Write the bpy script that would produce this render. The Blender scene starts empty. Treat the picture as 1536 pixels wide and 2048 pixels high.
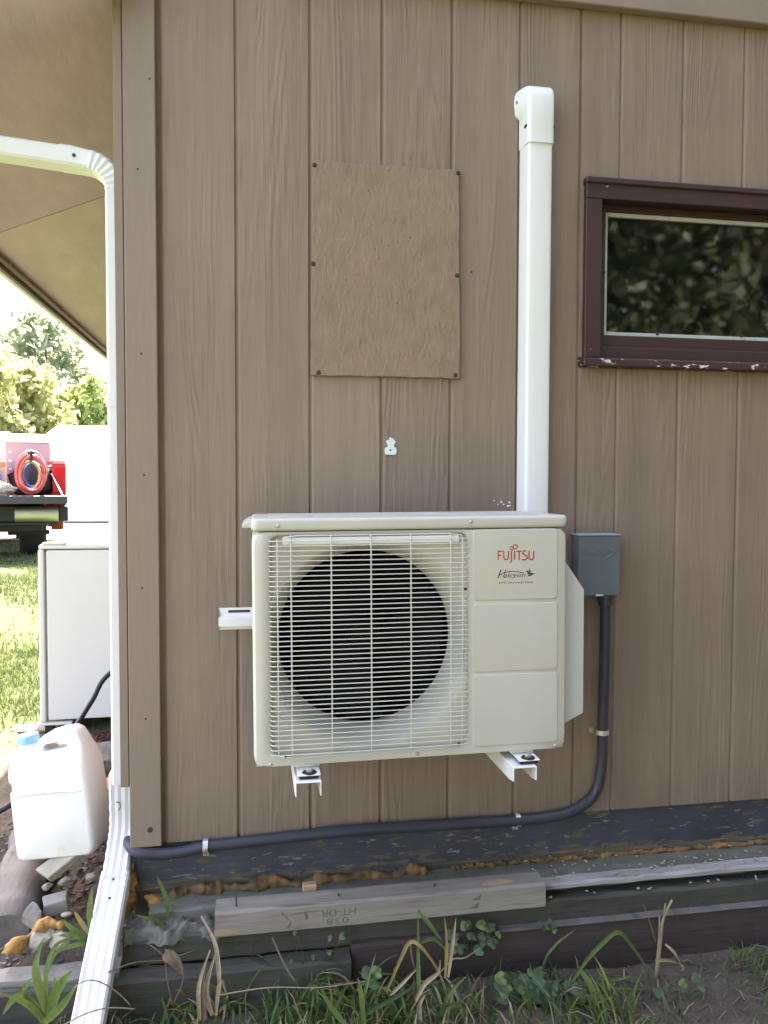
import bpy, bmesh, math, random
import numpy as np
from mathutils import Vector, Matrix
random.seed(7); RNG = np.random.default_rng(7)
S = bpy.context.scene
COL = S.collection
R = math.radians

# ------------------------------------------------------------------ camera
CAM = Vector((0.0472, -2.1677, 1.0095))
YAW, PIT, ROL, FPX = 0.16738, -0.03901, 0.00275, 1524.8
FW = Vector((math.sin(YAW)*math.cos(PIT), math.cos(YAW)*math.cos(PIT), math.sin(PIT)))
_r = Vector((math.cos(YAW), -math.sin(YAW), 0)); _u = _r.cross(FW)
RT = _r*math.cos(ROL) + _u*math.sin(ROL); UP = -_r*math.sin(ROL) + _u*math.cos(ROL)
cd = bpy.data.cameras.new('camera'); cam = bpy.data.objects.new('camera', cd); COL.objects.link(cam)
M4 = Matrix((RT, UP, -FW)).transposed().to_4x4(); M4.translation = CAM
cam.matrix_world = M4
cd.sensor_fit = 'VERTICAL'; cd.sensor_height = 24.0; cd.lens = 24.0*FPX/2048
cd.clip_start = 0.02; cd.clip_end = 1000
S.camera = cam

# ------------------------------------------------------------------ light
SUN_EL, SUN_AZ = R(52), R(-7)          # azimuth from +Y towards +X: the sun stands behind the house
w = bpy.data.worlds.new('World'); S.world = w; w.use_nodes = True
nt = w.node_tree; nt.nodes.clear()
sky = nt.nodes.new('ShaderNodeTexSky'); sky.sky_type = 'NISHITA'; sky.sun_disc = False
sky.sun_elevation = SUN_EL; sky.sun_rotation = SUN_AZ
sky.air_density = 1.0; sky.dust_density = 2.5; sky.ozone_density = 1.0
bg = nt.nodes.new('ShaderNodeBackground'); bg.inputs[1].default_value = 0.15
wo = nt.nodes.new('ShaderNodeOutputWorld')
nt.links.new(sky.outputs[0], bg.inputs[0]); nt.links.new(bg.outputs[0], wo.inputs[0])
sl = bpy.data.lights.new('sun', 'SUN'); sl.energy = 4.4; sl.angle = R(0.6); sl.color = (1.0, 0.975, 0.94)
so = bpy.data.objects.new('sun', sl); COL.objects.link(so)
sd = Vector((math.sin(SUN_AZ)*math.cos(SUN_EL), math.cos(SUN_AZ)*math.cos(SUN_EL), math.sin(SUN_EL)))
so.rotation_euler = sd.to_track_quat('Z', 'Y').to_euler()
S.view_settings.view_transform = 'Standard'; S.view_settings.look = 'None'
S.view_settings.gamma = 1.0; S.view_settings.exposure = 3.3
S.view_settings.use_curve_mapping = False
S.view_settings.use_white_balance = True       # the phone's own white balance, set for open shade
S.view_settings.white_balance_temperature = 8000
S.view_settings.white_balance_tint = 24
S.cycles.max_bounces = 6; S.cycles.diffuse_bounces = 3; S.cycles.glossy_bounces = 3; S.cycles.transmission_bounces = 5; S.cycles.transparent_max_bounces = 6
S.cycles.caustics_reflective = False; S.cycles.caustics_refractive = False

# ------------------------------------------------------------------ helpers
def ray(px, py): return FW + RT*((px-768)/FPX) + UP*((1024-py)/FPX)
def at(px, py, Y):
    d = ray(px, py); return CAM + d*((Y-CAM.y)/d.y)
def atz(px, py, Z):
    d = ray(px, py); return CAM + d*((Z-CAM.z)/d.z)

class MB:
    def __init__(s): s.v = []; s.f = []
    def add(s, vs, fs):
        n = len(s.v); s.v += [tuple(v) for v in vs]; s.f += [tuple(i+n for i in f) for f in fs]; return s
    def box(s, x0, x1, y0, y1, z0, z1):
        return s.add([(x0,y0,z0),(x1,y0,z0),(x1,y1,z0),(x0,y1,z0),(x0,y0,z1),(x1,y0,z1),(x1,y1,z1),(x0,y1,z1)],
                     [(0,3,2,1),(4,5,6,7),(0,1,5,4),(1,2,6,5),(2,3,7,6),(3,0,4,7)])
    def prism(s, pts, a, b, axis='y'):
        n = len(pts)
        def m(p, t):
            return {'y': (p[0], t, p[1]), 'x': (t, p[0], p[1]), 'z': (p[0], p[1], t)}[axis]
        vs = [m(p, a) for p in pts] + [m(p, b) for p in pts]
        fs = [tuple(range(n)), tuple(range(2*n-1, n-1, -1))] + [((i+1)%n, i, i+n, (i+1)%n+n) for i in range(n)]
        return s.add(vs, fs)
    def tube(s, path, r, n=8, cap=True, flat=None):
        path = [Vector(p) for p in path]; m = len(path)
        rs = r if isinstance(r, (list, tuple)) else [r]*m
        vs = []; up = None
        for i, p in enumerate(path):
            t = (path[min(i+1, m-1)] - path[max(i-1, 0)]).normalized()
            if up is None:
                up = Vector((0,0,1)) if abs(t.z) < .9 else Vector((1,0,0))
            a = t.cross(up)
            if a.length < 1e-4: a = t.cross(Vector((0,1,0)))
            a.normalize(); up = a.cross(t).normalized()
            for k in range(n):
                q = 2*math.pi*k/n
                vs.append(p + a*(math.cos(q)*rs[i]) + up*(math.sin(q)*rs[i]*(flat or 1)))
        fs = [(i*n+k, i*n+(k+1)%n, (i+1)*n+(k+1)%n, (i+1)*n+k) for i in range(m-1) for k in range(n)]
        if cap: fs += [tuple(range(n-1, -1, -1)), tuple((m-1)*n+k for k in range(n))]
        return s.add(vs, fs)
    def loft(s, loops, cap=True):
        n = len(loops[0]); vs = [p for L in loops for p in L]
        fs = [(i*n+k, i*n+(k+1)%n, (i+1)*n+(k+1)%n, (i+1)*n+k) for i in range(len(loops)-1) for k in range(n)]
        if cap: fs += [tuple(range(n-1, -1, -1)), tuple((len(loops)-1)*n+k for k in range(n))]
        return s.add(vs, fs)
    def lathe(s, prof, n=32, c=(0,0,0), axis='z'):
        vs = []
        for r, h in prof:
            for k in range(n):
                q = 2*math.pi*k/n; a, b = r*math.cos(q), r*math.sin(q)
                vs.append({'z': (c[0]+a, c[1]+b, c[2]+h), 'y': (c[0]+a, c[1]+h, c[2]+b), 'x': (c[0]+h, c[1]+a, c[2]+b)}[axis])
        fs = [(i*n+k, i*n+(k+1)%n, (i+1)*n+(k+1)%n, (i+1)*n+k) for i in range(len(prof)-1) for k in range(n)]
        return s.add(vs, fs)
    def mesh(s, name, bevel=0, segs=2, fix=True):
        me = bpy.data.meshes.new(name); me.from_pydata(s.v, [], s.f)
        if bevel or fix:
            bm = bmesh.new(); bm.from_mesh(me)
            if bevel:
                es = [e for e in bm.edges if len(e.link_faces) == 2 and e.calc_face_angle(0) > .5]
                bmesh.ops.bevel(bm, geom=es, offset=bevel, segments=segs, profile=.6, affect='EDGES', clamp_overlap=True)
            bmesh.ops.recalc_face_normals(bm, faces=bm.faces)
            bm.to_mesh(me); bm.free()
        me.update(); return me

def obj(name, mb, mat, parent=None, bevel=0, segs=2, smooth=None, fix=True):
    me = mb.mesh(name, bevel, segs, fix) if isinstance(mb, MB) else mb
    if mat and not me.materials: me.materials.append(mat)
    o = bpy.data.objects.new(name, me); COL.objects.link(o)
    if parent: o.parent = parent
    if smooth:
        for p in me.polygons: p.use_smooth = True
        if smooth != 'all': me.set_sharp_from_angle(angle=R(smooth if isinstance(smooth, (int, float)) and smooth > 1 else 35))
    return o
def tag(o, label, cat, group=None, kind=None):
    if label: o['label'] = label
    if cat: o['category'] = cat
    if group: o['group'] = group
    if kind: o['kind'] = kind
    return o
def thing(name, label, cat, loc=(0,0,0), rot=(0,0,0), group=None):
    o = bpy.data.objects.new(name, None); COL.objects.link(o); o.empty_display_size = .1
    o.location = loc; o.rotation_euler = rot
    return tag(o, label, cat, group)
def struct(name, mb, mat, **k):
    o = obj(name, mb, mat, **k); o['kind'] = 'structure'; return o
def dupe(o, parent, name=None, loc=None):
    c = o.copy(); COL.objects.link(c); c.parent = parent
    if loc is not None: c.location = loc
    return c
def raw_mesh(name, V, F, k, mat, smooth=False):
    """fast mesh from arrays, all faces with k corners"""
    V = np.asarray(V, dtype=np.float32); F = np.asarray(F, dtype=np.int32)
    me = bpy.data.meshes.new(name); nf = len(F)
    me.vertices.add(len(V)); me.vertices.foreach_set('co', V.ravel())
    me.loops.add(nf*k); me.loops.foreach_set('vertex_index', F.ravel())
    me.polygons.add(nf); me.polygons.foreach_set('loop_start', np.arange(0, nf*k, k, dtype=np.int32))
    me.update(calc_edges=True); me.validate()
    me.materials.append(mat)
    if smooth: me.polygons.foreach_set('use_smooth', np.ones(len(me.polygons), dtype=bool))
    return me
def rrect(w, h, r, n=6, cx=0, cy=0):
    pts = []
    for sx, sy, a0 in ((1,1,0), (-1,1,90), (-1,-1,180), (1,-1,270)):
        for i in range(n+1):
            a = R(a0 + 90*i/n)
            pts.append((cx + sx*(w/2-r) + r*math.cos(a), cy + sy*(h/2-r) + r*math.sin(a)))
    return pts
def smoothpath(pts, n=8):
    """Catmull-Rom"""
    P = [Vector(p) for p in pts]; out = []
    for i in range(len(P)-1):
        a = P[max(i-1,0)]; b = P[i]; c = P[i+1]; d = P[min(i+2, len(P)-1)]
        for k in range(n):
            t = k/n
            out.append(.5*((2*b) + (c-a)*t + (2*a-5*b+4*c-d)*t*t + (3*b-a-3*c+d)*t**3))
    out.append(P[-1]); return out

# ------------------------------------------------------------------ materials
def new_mat(name):
    m = bpy.data.materials.new(name); m.use_nodes = True
    n = m.node_tree; b = n.nodes['Principled BSDF']; return m, n, b
def N(n, t, **k):
    x = n.nodes.new(t)
    for a, v in k.items():
        if a.startswith('i_'): x.inputs[int(a[2:])].default_value = v
        else: setattr(x, a, v)
    return x
def coords(n, scale=(1,1,1), rot=(0,0,0)):
    tc = N(n, 'ShaderNodeTexCoord'); mp = N(n, 'ShaderNodeMapping')
    mp.inputs['Scale'].default_value = scale; mp.inputs['Rotation'].default_value = rot
    n.links.new(tc.outputs['Object'], mp.inputs[0]); return mp.outputs[0]
def noise(n, co, scale, detail=4, rough=.55, dist=0):
    x = N(n, 'ShaderNodeTexNoise'); x.inputs['Scale'].default_value = scale; x.inputs['Detail'].default_value = detail
    x.inputs['Roughness'].default_value = rough; x.inputs['Distortion'].default_value = dist
    if co is not None: n.links.new(co, x.inputs['Vector'])
    return x.outputs[0]
def ramp(n, fac, stops):
    x = N(n, 'ShaderNodeValToRGB'); e = x.color_ramp.elements
    while len(e) < len(stops): e.new(.5)
    for q, (p, c) in zip(e, stops):
        q.position = p; q.color = (*c, 1) if len(c) == 3 else c
    n.links.new(fac, x.inputs[0]); return x.outputs[0]
def mix(n, fac, a, b, mode='MIX'):
    x = N(n, 'ShaderNodeMix', data_type='RGBA', blend_type=mode)
    if isinstance(fac, (int, float)): x.inputs[0].default_value = fac
    else: n.links.new(fac, x.inputs[0])
    for i, v in ((6, a), (7, b)):
        if isinstance(v, tuple): x.inputs[i].default_value = (*v[:3], 1)
        else: n.links.new(v, x.inputs[i])
    return x.outputs[2]
def bump(n, b, h, strength=.3, dist=.01):
    x = N(n, 'ShaderNodeBump'); x.inputs['Strength'].default_value = strength; x.inputs['Distance'].default_value = dist
    n.links.new(h, x.inputs['Height'])
    prev = b.inputs['Normal'].links
    if prev: n.links.new(prev[0].from_socket, x.inputs['Normal'])
    n.links.new(x.outputs[0], b.inputs['Normal'])
def lighten(c, k): return tuple(min(1, v*k) for v in c)
def mat(name, col, rough=.6, var=.12, scale=6, metal=0, bmp=0, bscale=60, stretch=(1,1,1), col2=None, spec=.5, rvar=0):
    m, n, b = new_mat(name)
    co = coords(n, stretch)
    f = noise(n, co, scale, 5, .6)
    b_ = ramp(n, f, [(.3, lighten(col, 1-var)), (.7, col2 or lighten(col, 1+var))])
    n.links.new(b_, b.inputs['Base Color'])
    b.inputs['Roughness'].default_value = rough; b.inputs['Metallic'].default_value = metal
    b.inputs['Specular IOR Level'].default_value = spec
    if rvar:
        rr = ramp(n, noise(n, co, scale*2.3, 4), [(.3, (rough-rvar,)*3), (.7, (rough+rvar,)*3)]); n.links.new(rr, b.inputs['Roughness'])
    if bmp: bump(n, b, noise(n, co, bscale, 4), bmp, .004)
    return m

def siding_mat(name, axis='x', base=(.256,.194,.147)):
    m, n, b = new_mat(name)
    st = (1,1,.045) if axis == 'x' else (1,1,.045)
    co = coords(n, st); co1 = coords(n)
    g1 = noise(n, co, 62, 3, .6, .8)           # fine vertical grain
    # cathedral figure: contour lines of a stretched noise, different on every board
    oi = N(n, 'ShaderNodeObjectInfo'); off = N(n, 'ShaderNodeVectorMath', operation='SCALE'); off.inputs[0].default_value = (31,7,53)
    n.links.new(oi.outputs['Random'], off.inputs['Scale'])
    av = N(n, 'ShaderNodeVectorMath', operation='ADD'); n.links.new(coords(n, (1,1,.11)), av.inputs[0]); n.links.new(off.outputs[0], av.inputs[1])
    fig = noise(n, av.outputs[0], 7.5, 1, .4, .4)
    fm = N(n, 'ShaderNodeMath', operation='MULTIPLY'); n.links.new(fig, fm.inputs[0]); fm.inputs[1].default_value = 95
    fs_ = N(n, 'ShaderNodeMath', operation='SINE'); n.links.new(fm.outputs[0], fs_.inputs[0])
    msk = ramp(n, noise(n, coords(n, (1,1,.16)), 8, 2), [(.43, (.10,)*3), (.62, (1,)*3)])
    blot = noise(n, co1, 2.1, 4, .6)
    c = ramp(n, blot, [(.3, lighten(base, .93)), (.7, lighten(base, 1.08))])
    streak = ramp(n, g1, [(.30, (.80,.80,.80)), (.62, (1.06,1.05,1.04))])
    c = mix(n, .42, c, streak, 'MULTIPLY')
    run = ramp(n, noise(n, coords(n, (1,1,.06)), 9, 3, .6), [(.32, (.86,.855,.85)), (.66, (1.07,1.065,1.06))])
    c = mix(n, .8, c, run, 'MULTIPLY')
    # grime near the bottom edge and small specks
    sep = N(n, 'ShaderNodeSeparateXYZ'); n.links.new(co1, sep.inputs[0])
    mr = N(n, 'ShaderNodeMapRange'); mr.inputs[1].default_value = .0; mr.inputs[2].default_value = .16; mr.inputs[3].default_value = .5; mr.inputs[4].default_value = 0
    n.links.new(sep.outputs[2], mr.inputs[0])
    mm = N(n, 'ShaderNodeMath', operation='MULTIPLY'); n.links.new(mr.outputs[0], mm.inputs[0]); n.links.new(noise(n, co1, 14, 4), mm.inputs[1])
    c = mix(n, mm.outputs[0], c, (.10,.085,.065))
    speck = ramp(n, noise(n, co1, 150, 2, .5), [(.735, (0,0,0)), (.76, (1,1,1))])
    c = mix(n, speck, c, (.12,.09,.07))
    rr = ramp(n, oi.outputs['Random'], [(0, (.95,.95,.95)), (1, (1.04,1.03,1.02))])
    c = mix(n, 1.0, c, rr, 'MULTIPLY')
    n.links.new(c, b.inputs['Base Color'])
    b.inputs['Roughness'].default_value = .62; b.inputs['Specular IOR Level'].default_value = .35
    hs = N(n, 'ShaderNodeMath', operation='MULTIPLY_ADD'); n.links.new(fs_.outputs[0], hs.inputs[0]); hs.inputs[1].default_value = .20; n.links.new(g1, hs.inputs[2])
    fx = N(n, 'ShaderNodeMath', operation='MULTIPLY'); n.links.new(hs.outputs[0], fx.inputs[0]); n.links.new(msk, fx.inputs[1])
    h2 = N(n, 'ShaderNodeMath', operation='MULTIPLY_ADD'); n.links.new(g1, h2.inputs[0]); h2.inputs[1].default_value = .35; n.links.new(fx.outputs[0], h2.inputs[2])
    bump(n, b, h2.outputs[0], .62, .0046)
    return m
M = {}
M['siding'] = siding_mat('brown painted siding')
M['trim'] = mat('brown painted trim', (.250,.190,.147), .6, .07, 5, bmp=.25, bscale=90, stretch=(1,1,.15), rvar=.06)
M['soffit'] = mat('painted plywood soffit', (.60,.48,.52), .75, .10, 7, bmp=.5, bscale=38, stretch=(1,.35,1))
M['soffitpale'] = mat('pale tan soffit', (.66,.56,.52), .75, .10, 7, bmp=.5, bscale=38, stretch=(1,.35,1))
M['fascia'] = mat('dark brown fascia paint', (.15,.105,.085), .55, .1, 6, bmp=.2)
M['shingle'] = mat('asphalt shingle', (.09,.08,.075), .9, .25, 60, bmp=.5, bscale=200)
M['gutter'] = mat('white painted aluminium', (.74,.75,.76), .38, .04, 5, spec=.5, rvar=.06)
M['maroon'] = None
def chipped(name, paint, under, amount=.68, stretch=(1,1,3), scale=26, rough=.5, bmp=.3, var=.12):
    m, n, b = new_mat(name); co = coords(n, stretch)
    c = ramp(n, noise(n, coords(n), 5, 4), [(.3, lighten(paint, 1-var)), (.7, lighten(paint, 1+var))])
    k = ramp(n, noise(n, co, scale, 6, .62, .3), [(amount, (0,0,0)), (amount+.012, (1,1,1))])
    u = ramp(n, noise(n, co, 40, 4), [(.3, lighten(under, .7)), (.7, lighten(under, 1.2))])
    n.links.new(mix(n, k, c, u), b.inputs['Base Color'])
    b.inputs['Roughness'].default_value = rough
    bump(n, b, noise(n, co, 70, 4), bmp, .003)
    inv = N(n, 'ShaderNodeInvert'); n.links.new(k, inv.inputs[1]); bump(n, b, inv.outputs[0], .4, .002)
    return m
M['maroon'] = chipped('peeling maroon window paint', (.050,.022,.021), (.62,.58,.54), .715, (1,1,3.5), 30, .5, .15)
M['sillpaint'] = chipped('flaking maroon sill paint', (.052,.023,.022), (.66,.62,.58), .615, (1,1,2.6), 34, .5, .2)
def foundation_mat():
    m, n, b = new_mat('peeling slate blue foundation paint'); co1 = coords(n); co = coords(n, (1,1,3.2))
    paint = ramp(n, noise(n, co1, 6, 5), [(.3, (.034,.039,.052)), (.7, (.056,.064,.083))])
    sep = N(n, 'ShaderNodeSeparateXYZ'); n.links.new(co1, sep.inputs[0])
    # bare weathered wood shows through more often towards the bottom edge, where the paint has worn off
    mr = N(n, 'ShaderNodeMapRange'); mr.inputs[1].default_value = -.155; mr.inputs[2].default_value = -.10; mr.inputs[3].default_value = .30; mr.inputs[4].default_value = 0
    n.links.new(sep.outputs[2], mr.inputs[0])
    ad = N(n, 'ShaderNodeMath', operation='ADD'); n.links.new(mr.outputs[0], ad.inputs[0]); n.links.new(noise(n, co, 15, 6, .6, .4), ad.inputs[1])
    k = ramp(n, ad.outputs[0], [(.588, (0,0,0)), (.61, (1,1,1))])
    wood = ramp(n, noise(n, coords(n, (.2,1,4)), 30, 5), [(.25, (.055,.046,.034)), (.6, (.12,.10,.075)), (.85, (.24,.20,.16))])
    c = mix(n, k, paint, wood)
    k2 = ramp(n, noise(n, coords(n, (1,1,4.5)), 22, 5, .62, .2), [(.635, (0,0,0)), (.648, (1,1,1))])
    c = mix(n, k2, c, (.20,.185,.18))
    n.links.new(c, b.inputs['Base Color']); b.inputs['Roughness'].default_value = .55
    bump(n, b, noise(n, coords(n, (.25,1,3)), 40, 5), .35, .004)
    return m
M['foundation'] = foundation_mat()
def osb_mat():
    m, n, b = new_mat('painted strand board'); co = coords(n)
    vo = N(n, 'ShaderNodeTexVoronoi', feature='F1', distance='CHEBYCHEV'); vo.inputs['Scale'].default_value = 13; vo.inputs['Randomness'].default_value = 1
    dn = N(n, 'ShaderNodeTexNoise'); dn.inputs['Scale'].default_value = 9; n.links.new(co, dn.inputs[0])
    va = mix(n, .12, co, dn.outputs[1]); n.links.new(va, vo.inputs['Vector'])
    c = ramp(n, noise(n, co, 18, 3), [(.3, (.228,.164,.110)), (.7, (.268,.194,.131))])
    c = mix(n, .35, c, ramp(n, noise(n, co, 5, 5, .6), [(.3, (.86,.86,.88)), (.7, (1.1,1.08,1.05))]), 'MULTIPLY')
    sp = ramp(n, noise(n, co, 95, 2), [(.72, (0,0,0)), (.75, (1,1,1))])
    c = mix(n, sp, c, (.13,.09,.06))
    n.links.new(c, b.inputs['Base Color']); b.inputs['Roughness'].default_value = .6
    bump(n, b, vo.outputs['Color'], .30, .002)
    bump(n, b, noise(n, coords(n, (1,1,.5), (0,.6,0)), 42, 5, .62, 1.2), .45, .005)
    for an in (1.0, -.8): bump(n, b, ramp(n, noise(n, coords(n, (1,1,.40), (0,an,0)), 27, 3, .55, .9), [(.47, (0,)*3), (.53, (1,)*3)]), .20, .003)
    return m
M['osb'] = osb_mat()
M['osbedge'] = mat('strand board edge', (.27,.205,.14), .8, .2, 60)
M['acbody'] = mat('beige enamel', (.505,.498,.425), .42, .035, 5, bmp=.03, bscale=300, stretch=(1,1,.25), rvar=.06)
M['acgrille'] = mat('cream coated wire', (.63,.618,.545), .35, .02, 10)
M['acdark'] = mat('black fan plastic', (.0045,.0045,.005), .7, .2, 8, spec=.12)
M['accoil'] = mat('coil fins', (.10,.075,.06), .5, .2, 200, metal=.4)
M['white'] = mat('white powder coat', (.78,.775,.74), .4, .03, 8)
M['duct'] = mat('white vinyl duct', (.73,.755,.73), .38, .04, 4, stretch=(1,1,.2), rvar=.05)
M['steel'] = mat('screw steel', (.55,.54,.52), .35, .15, 90, metal=.9)
M['zinc'] = mat('galvanized strap', (.62,.63,.63), .42, .2, 70, metal=.7)
M['darkscrew'] = mat('dark screw head', (.035,.028,.026), .5, .2, 90)
M['rubber'] = mat('black rubber', (.012,.012,.013), .7, .2, 30)
M['greybox'] = mat('grey enamel box', (.115,.145,.158), .45, .05, 5, bmp=.06, bscale=250)
M['conduit'] = mat('slate grey conduit', (.040,.046,.060), .42, .12, 12, spec=.4)
M['red'] = mat('red print', (.50,.035,.035), .5, .05)
M['ink'] = mat('dark grey print', (.07,.075,.072), .5, .05)
def wood(name, a, b2, rough=.85, sc=26, st=(.12,1,1), bm=.6, moss=None):
    m, n, b = new_mat(name); co = coords(n, st)
    c = ramp(n, noise(n, co, sc, 6, .65, .6), [(.25, a), (.75, b2)])
    cr = ramp(n, noise(n, coords(n, (st[0]*.5, st[1]*1.6, st[2]*1.6)), sc*2.4, 3, .5), [(.30, (.45,.43,.40)), (.40, (1,1,1))])
    c = mix(n, .8, c, cr, 'MULTIPLY')
    if moss:
        k = ramp(n, noise(n, coords(n), 12, 5, .7), [(.45, (0,0,0)), (.6, (1,1,1))]); c = mix(n, k, c, moss)
    n.links.new(c, b.inputs['Base Color']); b.inputs['Roughness'].default_value = rough
    bump(n, b, noise(n, co, sc*1.6, 6, .65, .6), bm, .006)
    return m
M['lumber'] = wood('weathered grey lumber', (.205,.182,.152), (.345,.315,.27), st=(.10,1,1))
M['freshwood'] = mat('fresh split wood', (.42,.29,.17), .8, .2, 40, stretch=(.2,1,1))
M['ledgewood'] = wood('dark mossy timber', (.040,.037,.031), (.088,.082,.068), st=(.12,1,1), moss=(.060,.066,.043))
M['ledgetop'] = wood('mossy grey ledge', (.10,.098,.082), (.19,.185,.155), st=(.2,1,1), moss=(.105,.115,.075))
M['brownboard'] = wood('brown stained timber', (.040,.027,.025), (.075,.052,.047), st=(.1,1,1), bm=.5)
M['greyboard'] = wood('silver grey batten', (.26,.25,.235), (.42,.40,.38), st=(.1,1,1))
M['logwood'] = wood('weathered log', (.092,.085,.075), (.18,.166,.148), st=(1,.10,1), sc=18)
M['foam'] = mat('mustard spray foam', (.34,.16,.04), .75, .3, 30, bmp=1.0, bscale=140, col2=(.52,.28,.075))
M['foamdull'] = mat('dirty weathered foam', (.10,.075,.04), .8, .4, 16, bmp=.8, bscale=70, col2=(.30,.16,.05))
M['concrete'] = mat('crumbly concrete', (.12,.118,.10), .92, .4, 30, bmp=1.0, bscale=110)
M['stone'] = mat('pale limestone', (.36,.33,.26), .85, .18, 14, bmp=.6, bscale=50)
M['pebble'] = mat('dull soil pebbles', (.13,.115,.10), .9, .3, 14)
M['stonegrey'] = mat('grey field stone', (.24,.225,.20), .9, .2, 14, bmp=.6, bscale=50)
M['brick'] = mat('red clay brick', (.40,.16,.11), .9, .2, 30, bmp=.5, bscale=80)
M['mulch'] = mat('red dyed mulch', (.13,.042,.034), .9, .4, 9, bmp=.4)
M['jug'] = None
def jug_mat():
    m, n, b = new_mat('milky jug plastic')
    b.inputs['Base Color'].default_value = (.84,.83,.80,1); b.inputs['Roughness'].default_value = .38
    b.inputs['Specular IOR Level'].default_value = .5
    st = ramp(n, noise(n, coords(n), 7, 4), [(.60, (.84,.83,.80)), (.72, (.74,.60,.36))])
    sep = N(n, 'ShaderNodeSeparateXYZ'); n.links.new(coords(n), sep.inputs[0])
    mr = N(n, 'ShaderNodeMapRange'); mr.inputs[1].default_value = .03; mr.inputs[2].default_value = .10; mr.inputs[3].default_value = .6; mr.inputs[4].default_value = 0
    n.links.new(sep.outputs[2], mr.inputs[0])
    n.links.new(mix(n, mr.outputs[0], (.84,.83,.80), st), b.inputs['Base Color'])
    return m
M['jug'] = jug_mat()
M['bluecap'] = mat('sky blue cap', (.26,.55,.66), .4, .05)
M['appliance'] = mat('white appliance enamel', (.72,.72,.71), .35, .02, 3)
M['gasket'] = mat('grey gasket', (.36,.36,.35), .6, .1)
M['blackcord'] = mat('black cable', (.014,.014,.018), .5, .1)
def leafmat(name, a, b2, sc=4, tr=.35, rough=.5, fine=40):
    m, n, b = new_mat(name); co = coords(n)
    c = ramp(n, noise(n, co, sc, 3), [(.3, a), (.7, b2)])
    c = mix(n, .6, c, ramp(n, noise(n, co, fine, 2), [(.3, (.7,.72,.7)), (.7, (1.25,1.2,1.1))]), 'MULTIPLY')
    n.links.new(c, b.inputs['Base Color']); b.inputs['Roughness'].default_value = rough
    t = N(n, 'ShaderNodeBsdfTranslucent'); n.links.new(c, t.inputs[0])
    mx = N(n, 'ShaderNodeMixShader', i_0=tr)
    n.links.new(b.outputs[0], mx.inputs[1]); n.links.new(t.outputs[0], mx.inputs[2])
    n.links.new(mx.outputs[0], n.nodes['Material Output'].inputs[0])
    return m
M['leafyellow'] = leafmat('yellow green foliage', (.26,.31,.12), (.38,.41,.20), 1.2, .6)
M['leafblue'] = leafmat('blue green foliage', (.17,.23,.15), (.26,.32,.20), 1.2, .6)
M['leafmid'] = leafmat('mid green foliage', (.18,.28,.09), (.28,.38,.14), 1.2, .6)
M['leafmaple'] = leafmat('maple foliage', (.062,.092,.055), (.12,.158,.092), 2, .4)
M['grassblade'] = leafmat('lawn grass', (.050,.092,.026), (.095,.135,.046), .9, .35, fine=9)
M['blade'] = leafmat('green weed blade', (.095,.165,.045), (.17,.26,.075), 9, .35, .42, 60)
M['bladedark'] = leafmat('shaded weed leaf', (.05,.095,.04), (.09,.15,.062), 9, .3, .5, 60)  # darker leaf green for creepers and a random share of blades
M['bladeyellow'] = leafmat('yellowing blade', (.26,.22,.07), (.38,.31,.12), 9, .3, .5, 60)
M['dry'] = leafmat('dry straw', (.32,.24,.15), (.50,.40,.27), 12, .2, .7, 80)
M['drydark'] = leafmat('dead brown stem', (.12,.085,.055), (.22,.165,.11), 12, .1, .8, 80)
M['bark'] = mat('tree bark', (.10,.08,.06), .9, .3, 8, bmp=.9, bscale=20, stretch=(1,1,.25))
def ground_mat():
    m, n, b = new_mat('soil and lawn'); co = coords(n)
    soil = ramp(n, noise(n, co, 9, 6, .7), [(.25, (.080,.069,.051)), (.55, (.135,.116,.086)), (.8, (.20,.178,.142))])
    peb = ramp(n, noise(n, co, 120, 3), [(.66, (0,0,0)), (.70, (1,1,1))])
    soil = mix(n, peb, soil, (.24,.22,.19))
    green = ramp(n, noise(n, co, 1.6, 6, .65), [(.25, (.046,.078,.025)), (.6, (.075,.112,.038)), (.85, (.14,.15,.08))])
    sep = N(n, 'ShaderNodeSeparateXYZ'); n.links.new(co, sep.inputs[0])
    mr = N(n, 'ShaderNodeMapRange'); mr.inputs[1].default_value = .9; mr.inputs[2].default_value = 2.2; n.links.new(sep.outputs[1], mr.inputs[0])
    mr2 = N(n, 'ShaderNodeMapRange'); mr2.inputs[1].default_value = -.8; mr2.inputs[2].default_value = -2.2; n.links.new(sep.outputs[0], mr2.inputs[0])
    mr3 = N(n, 'ShaderNodeMapRange'); mr3.inputs[1].default_value = -8; mr3.inputs[2].default_value = -14; n.links.new(sep.outputs[1], mr3.inputs[0])
    a = N(n, 'ShaderNodeMath', operation='MAXIMUM'); n.links.new(mr.outputs[0], a.inputs[0]); n.links.new(mr2.outputs[0], a.inputs[1])
    a2 = N(n, 'ShaderNodeMath', operation='MAXIMUM'); n.links.new(a.outputs[0], a2.inputs[0]); n.links.new(mr3.outputs[0], a2.inputs[1])
    ad = N(n, 'ShaderNodeMath', operation='MULTIPLY_ADD'); n.links.new(noise(n, co, 7, 5, .7), ad.inputs[0]); ad.inputs[1].default_value = 1.2; ad.inputs[2].default_value = -.6
    a3 = N(n, 'ShaderNodeMath', operation='ADD', use_clamp=True); n.links.new(a2.outputs[0], a3.inputs[0]); n.links.new(ad.outputs[0], a3.inputs[1])
    k = ramp(n, a3.outputs[0], [(.4, (0,0,0)), (.6, (1,1,1))])
    n.links.new(mix(n, k, soil, green), b.inputs['Base Color']); b.inputs['Roughness'].default_value = .95
    b.inputs['Specular IOR Level'].default_value = .2
    bump(n, b, noise(n, co, 45, 6, .7), .9, .02)
    return m
M['ground'] = ground_mat()
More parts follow.
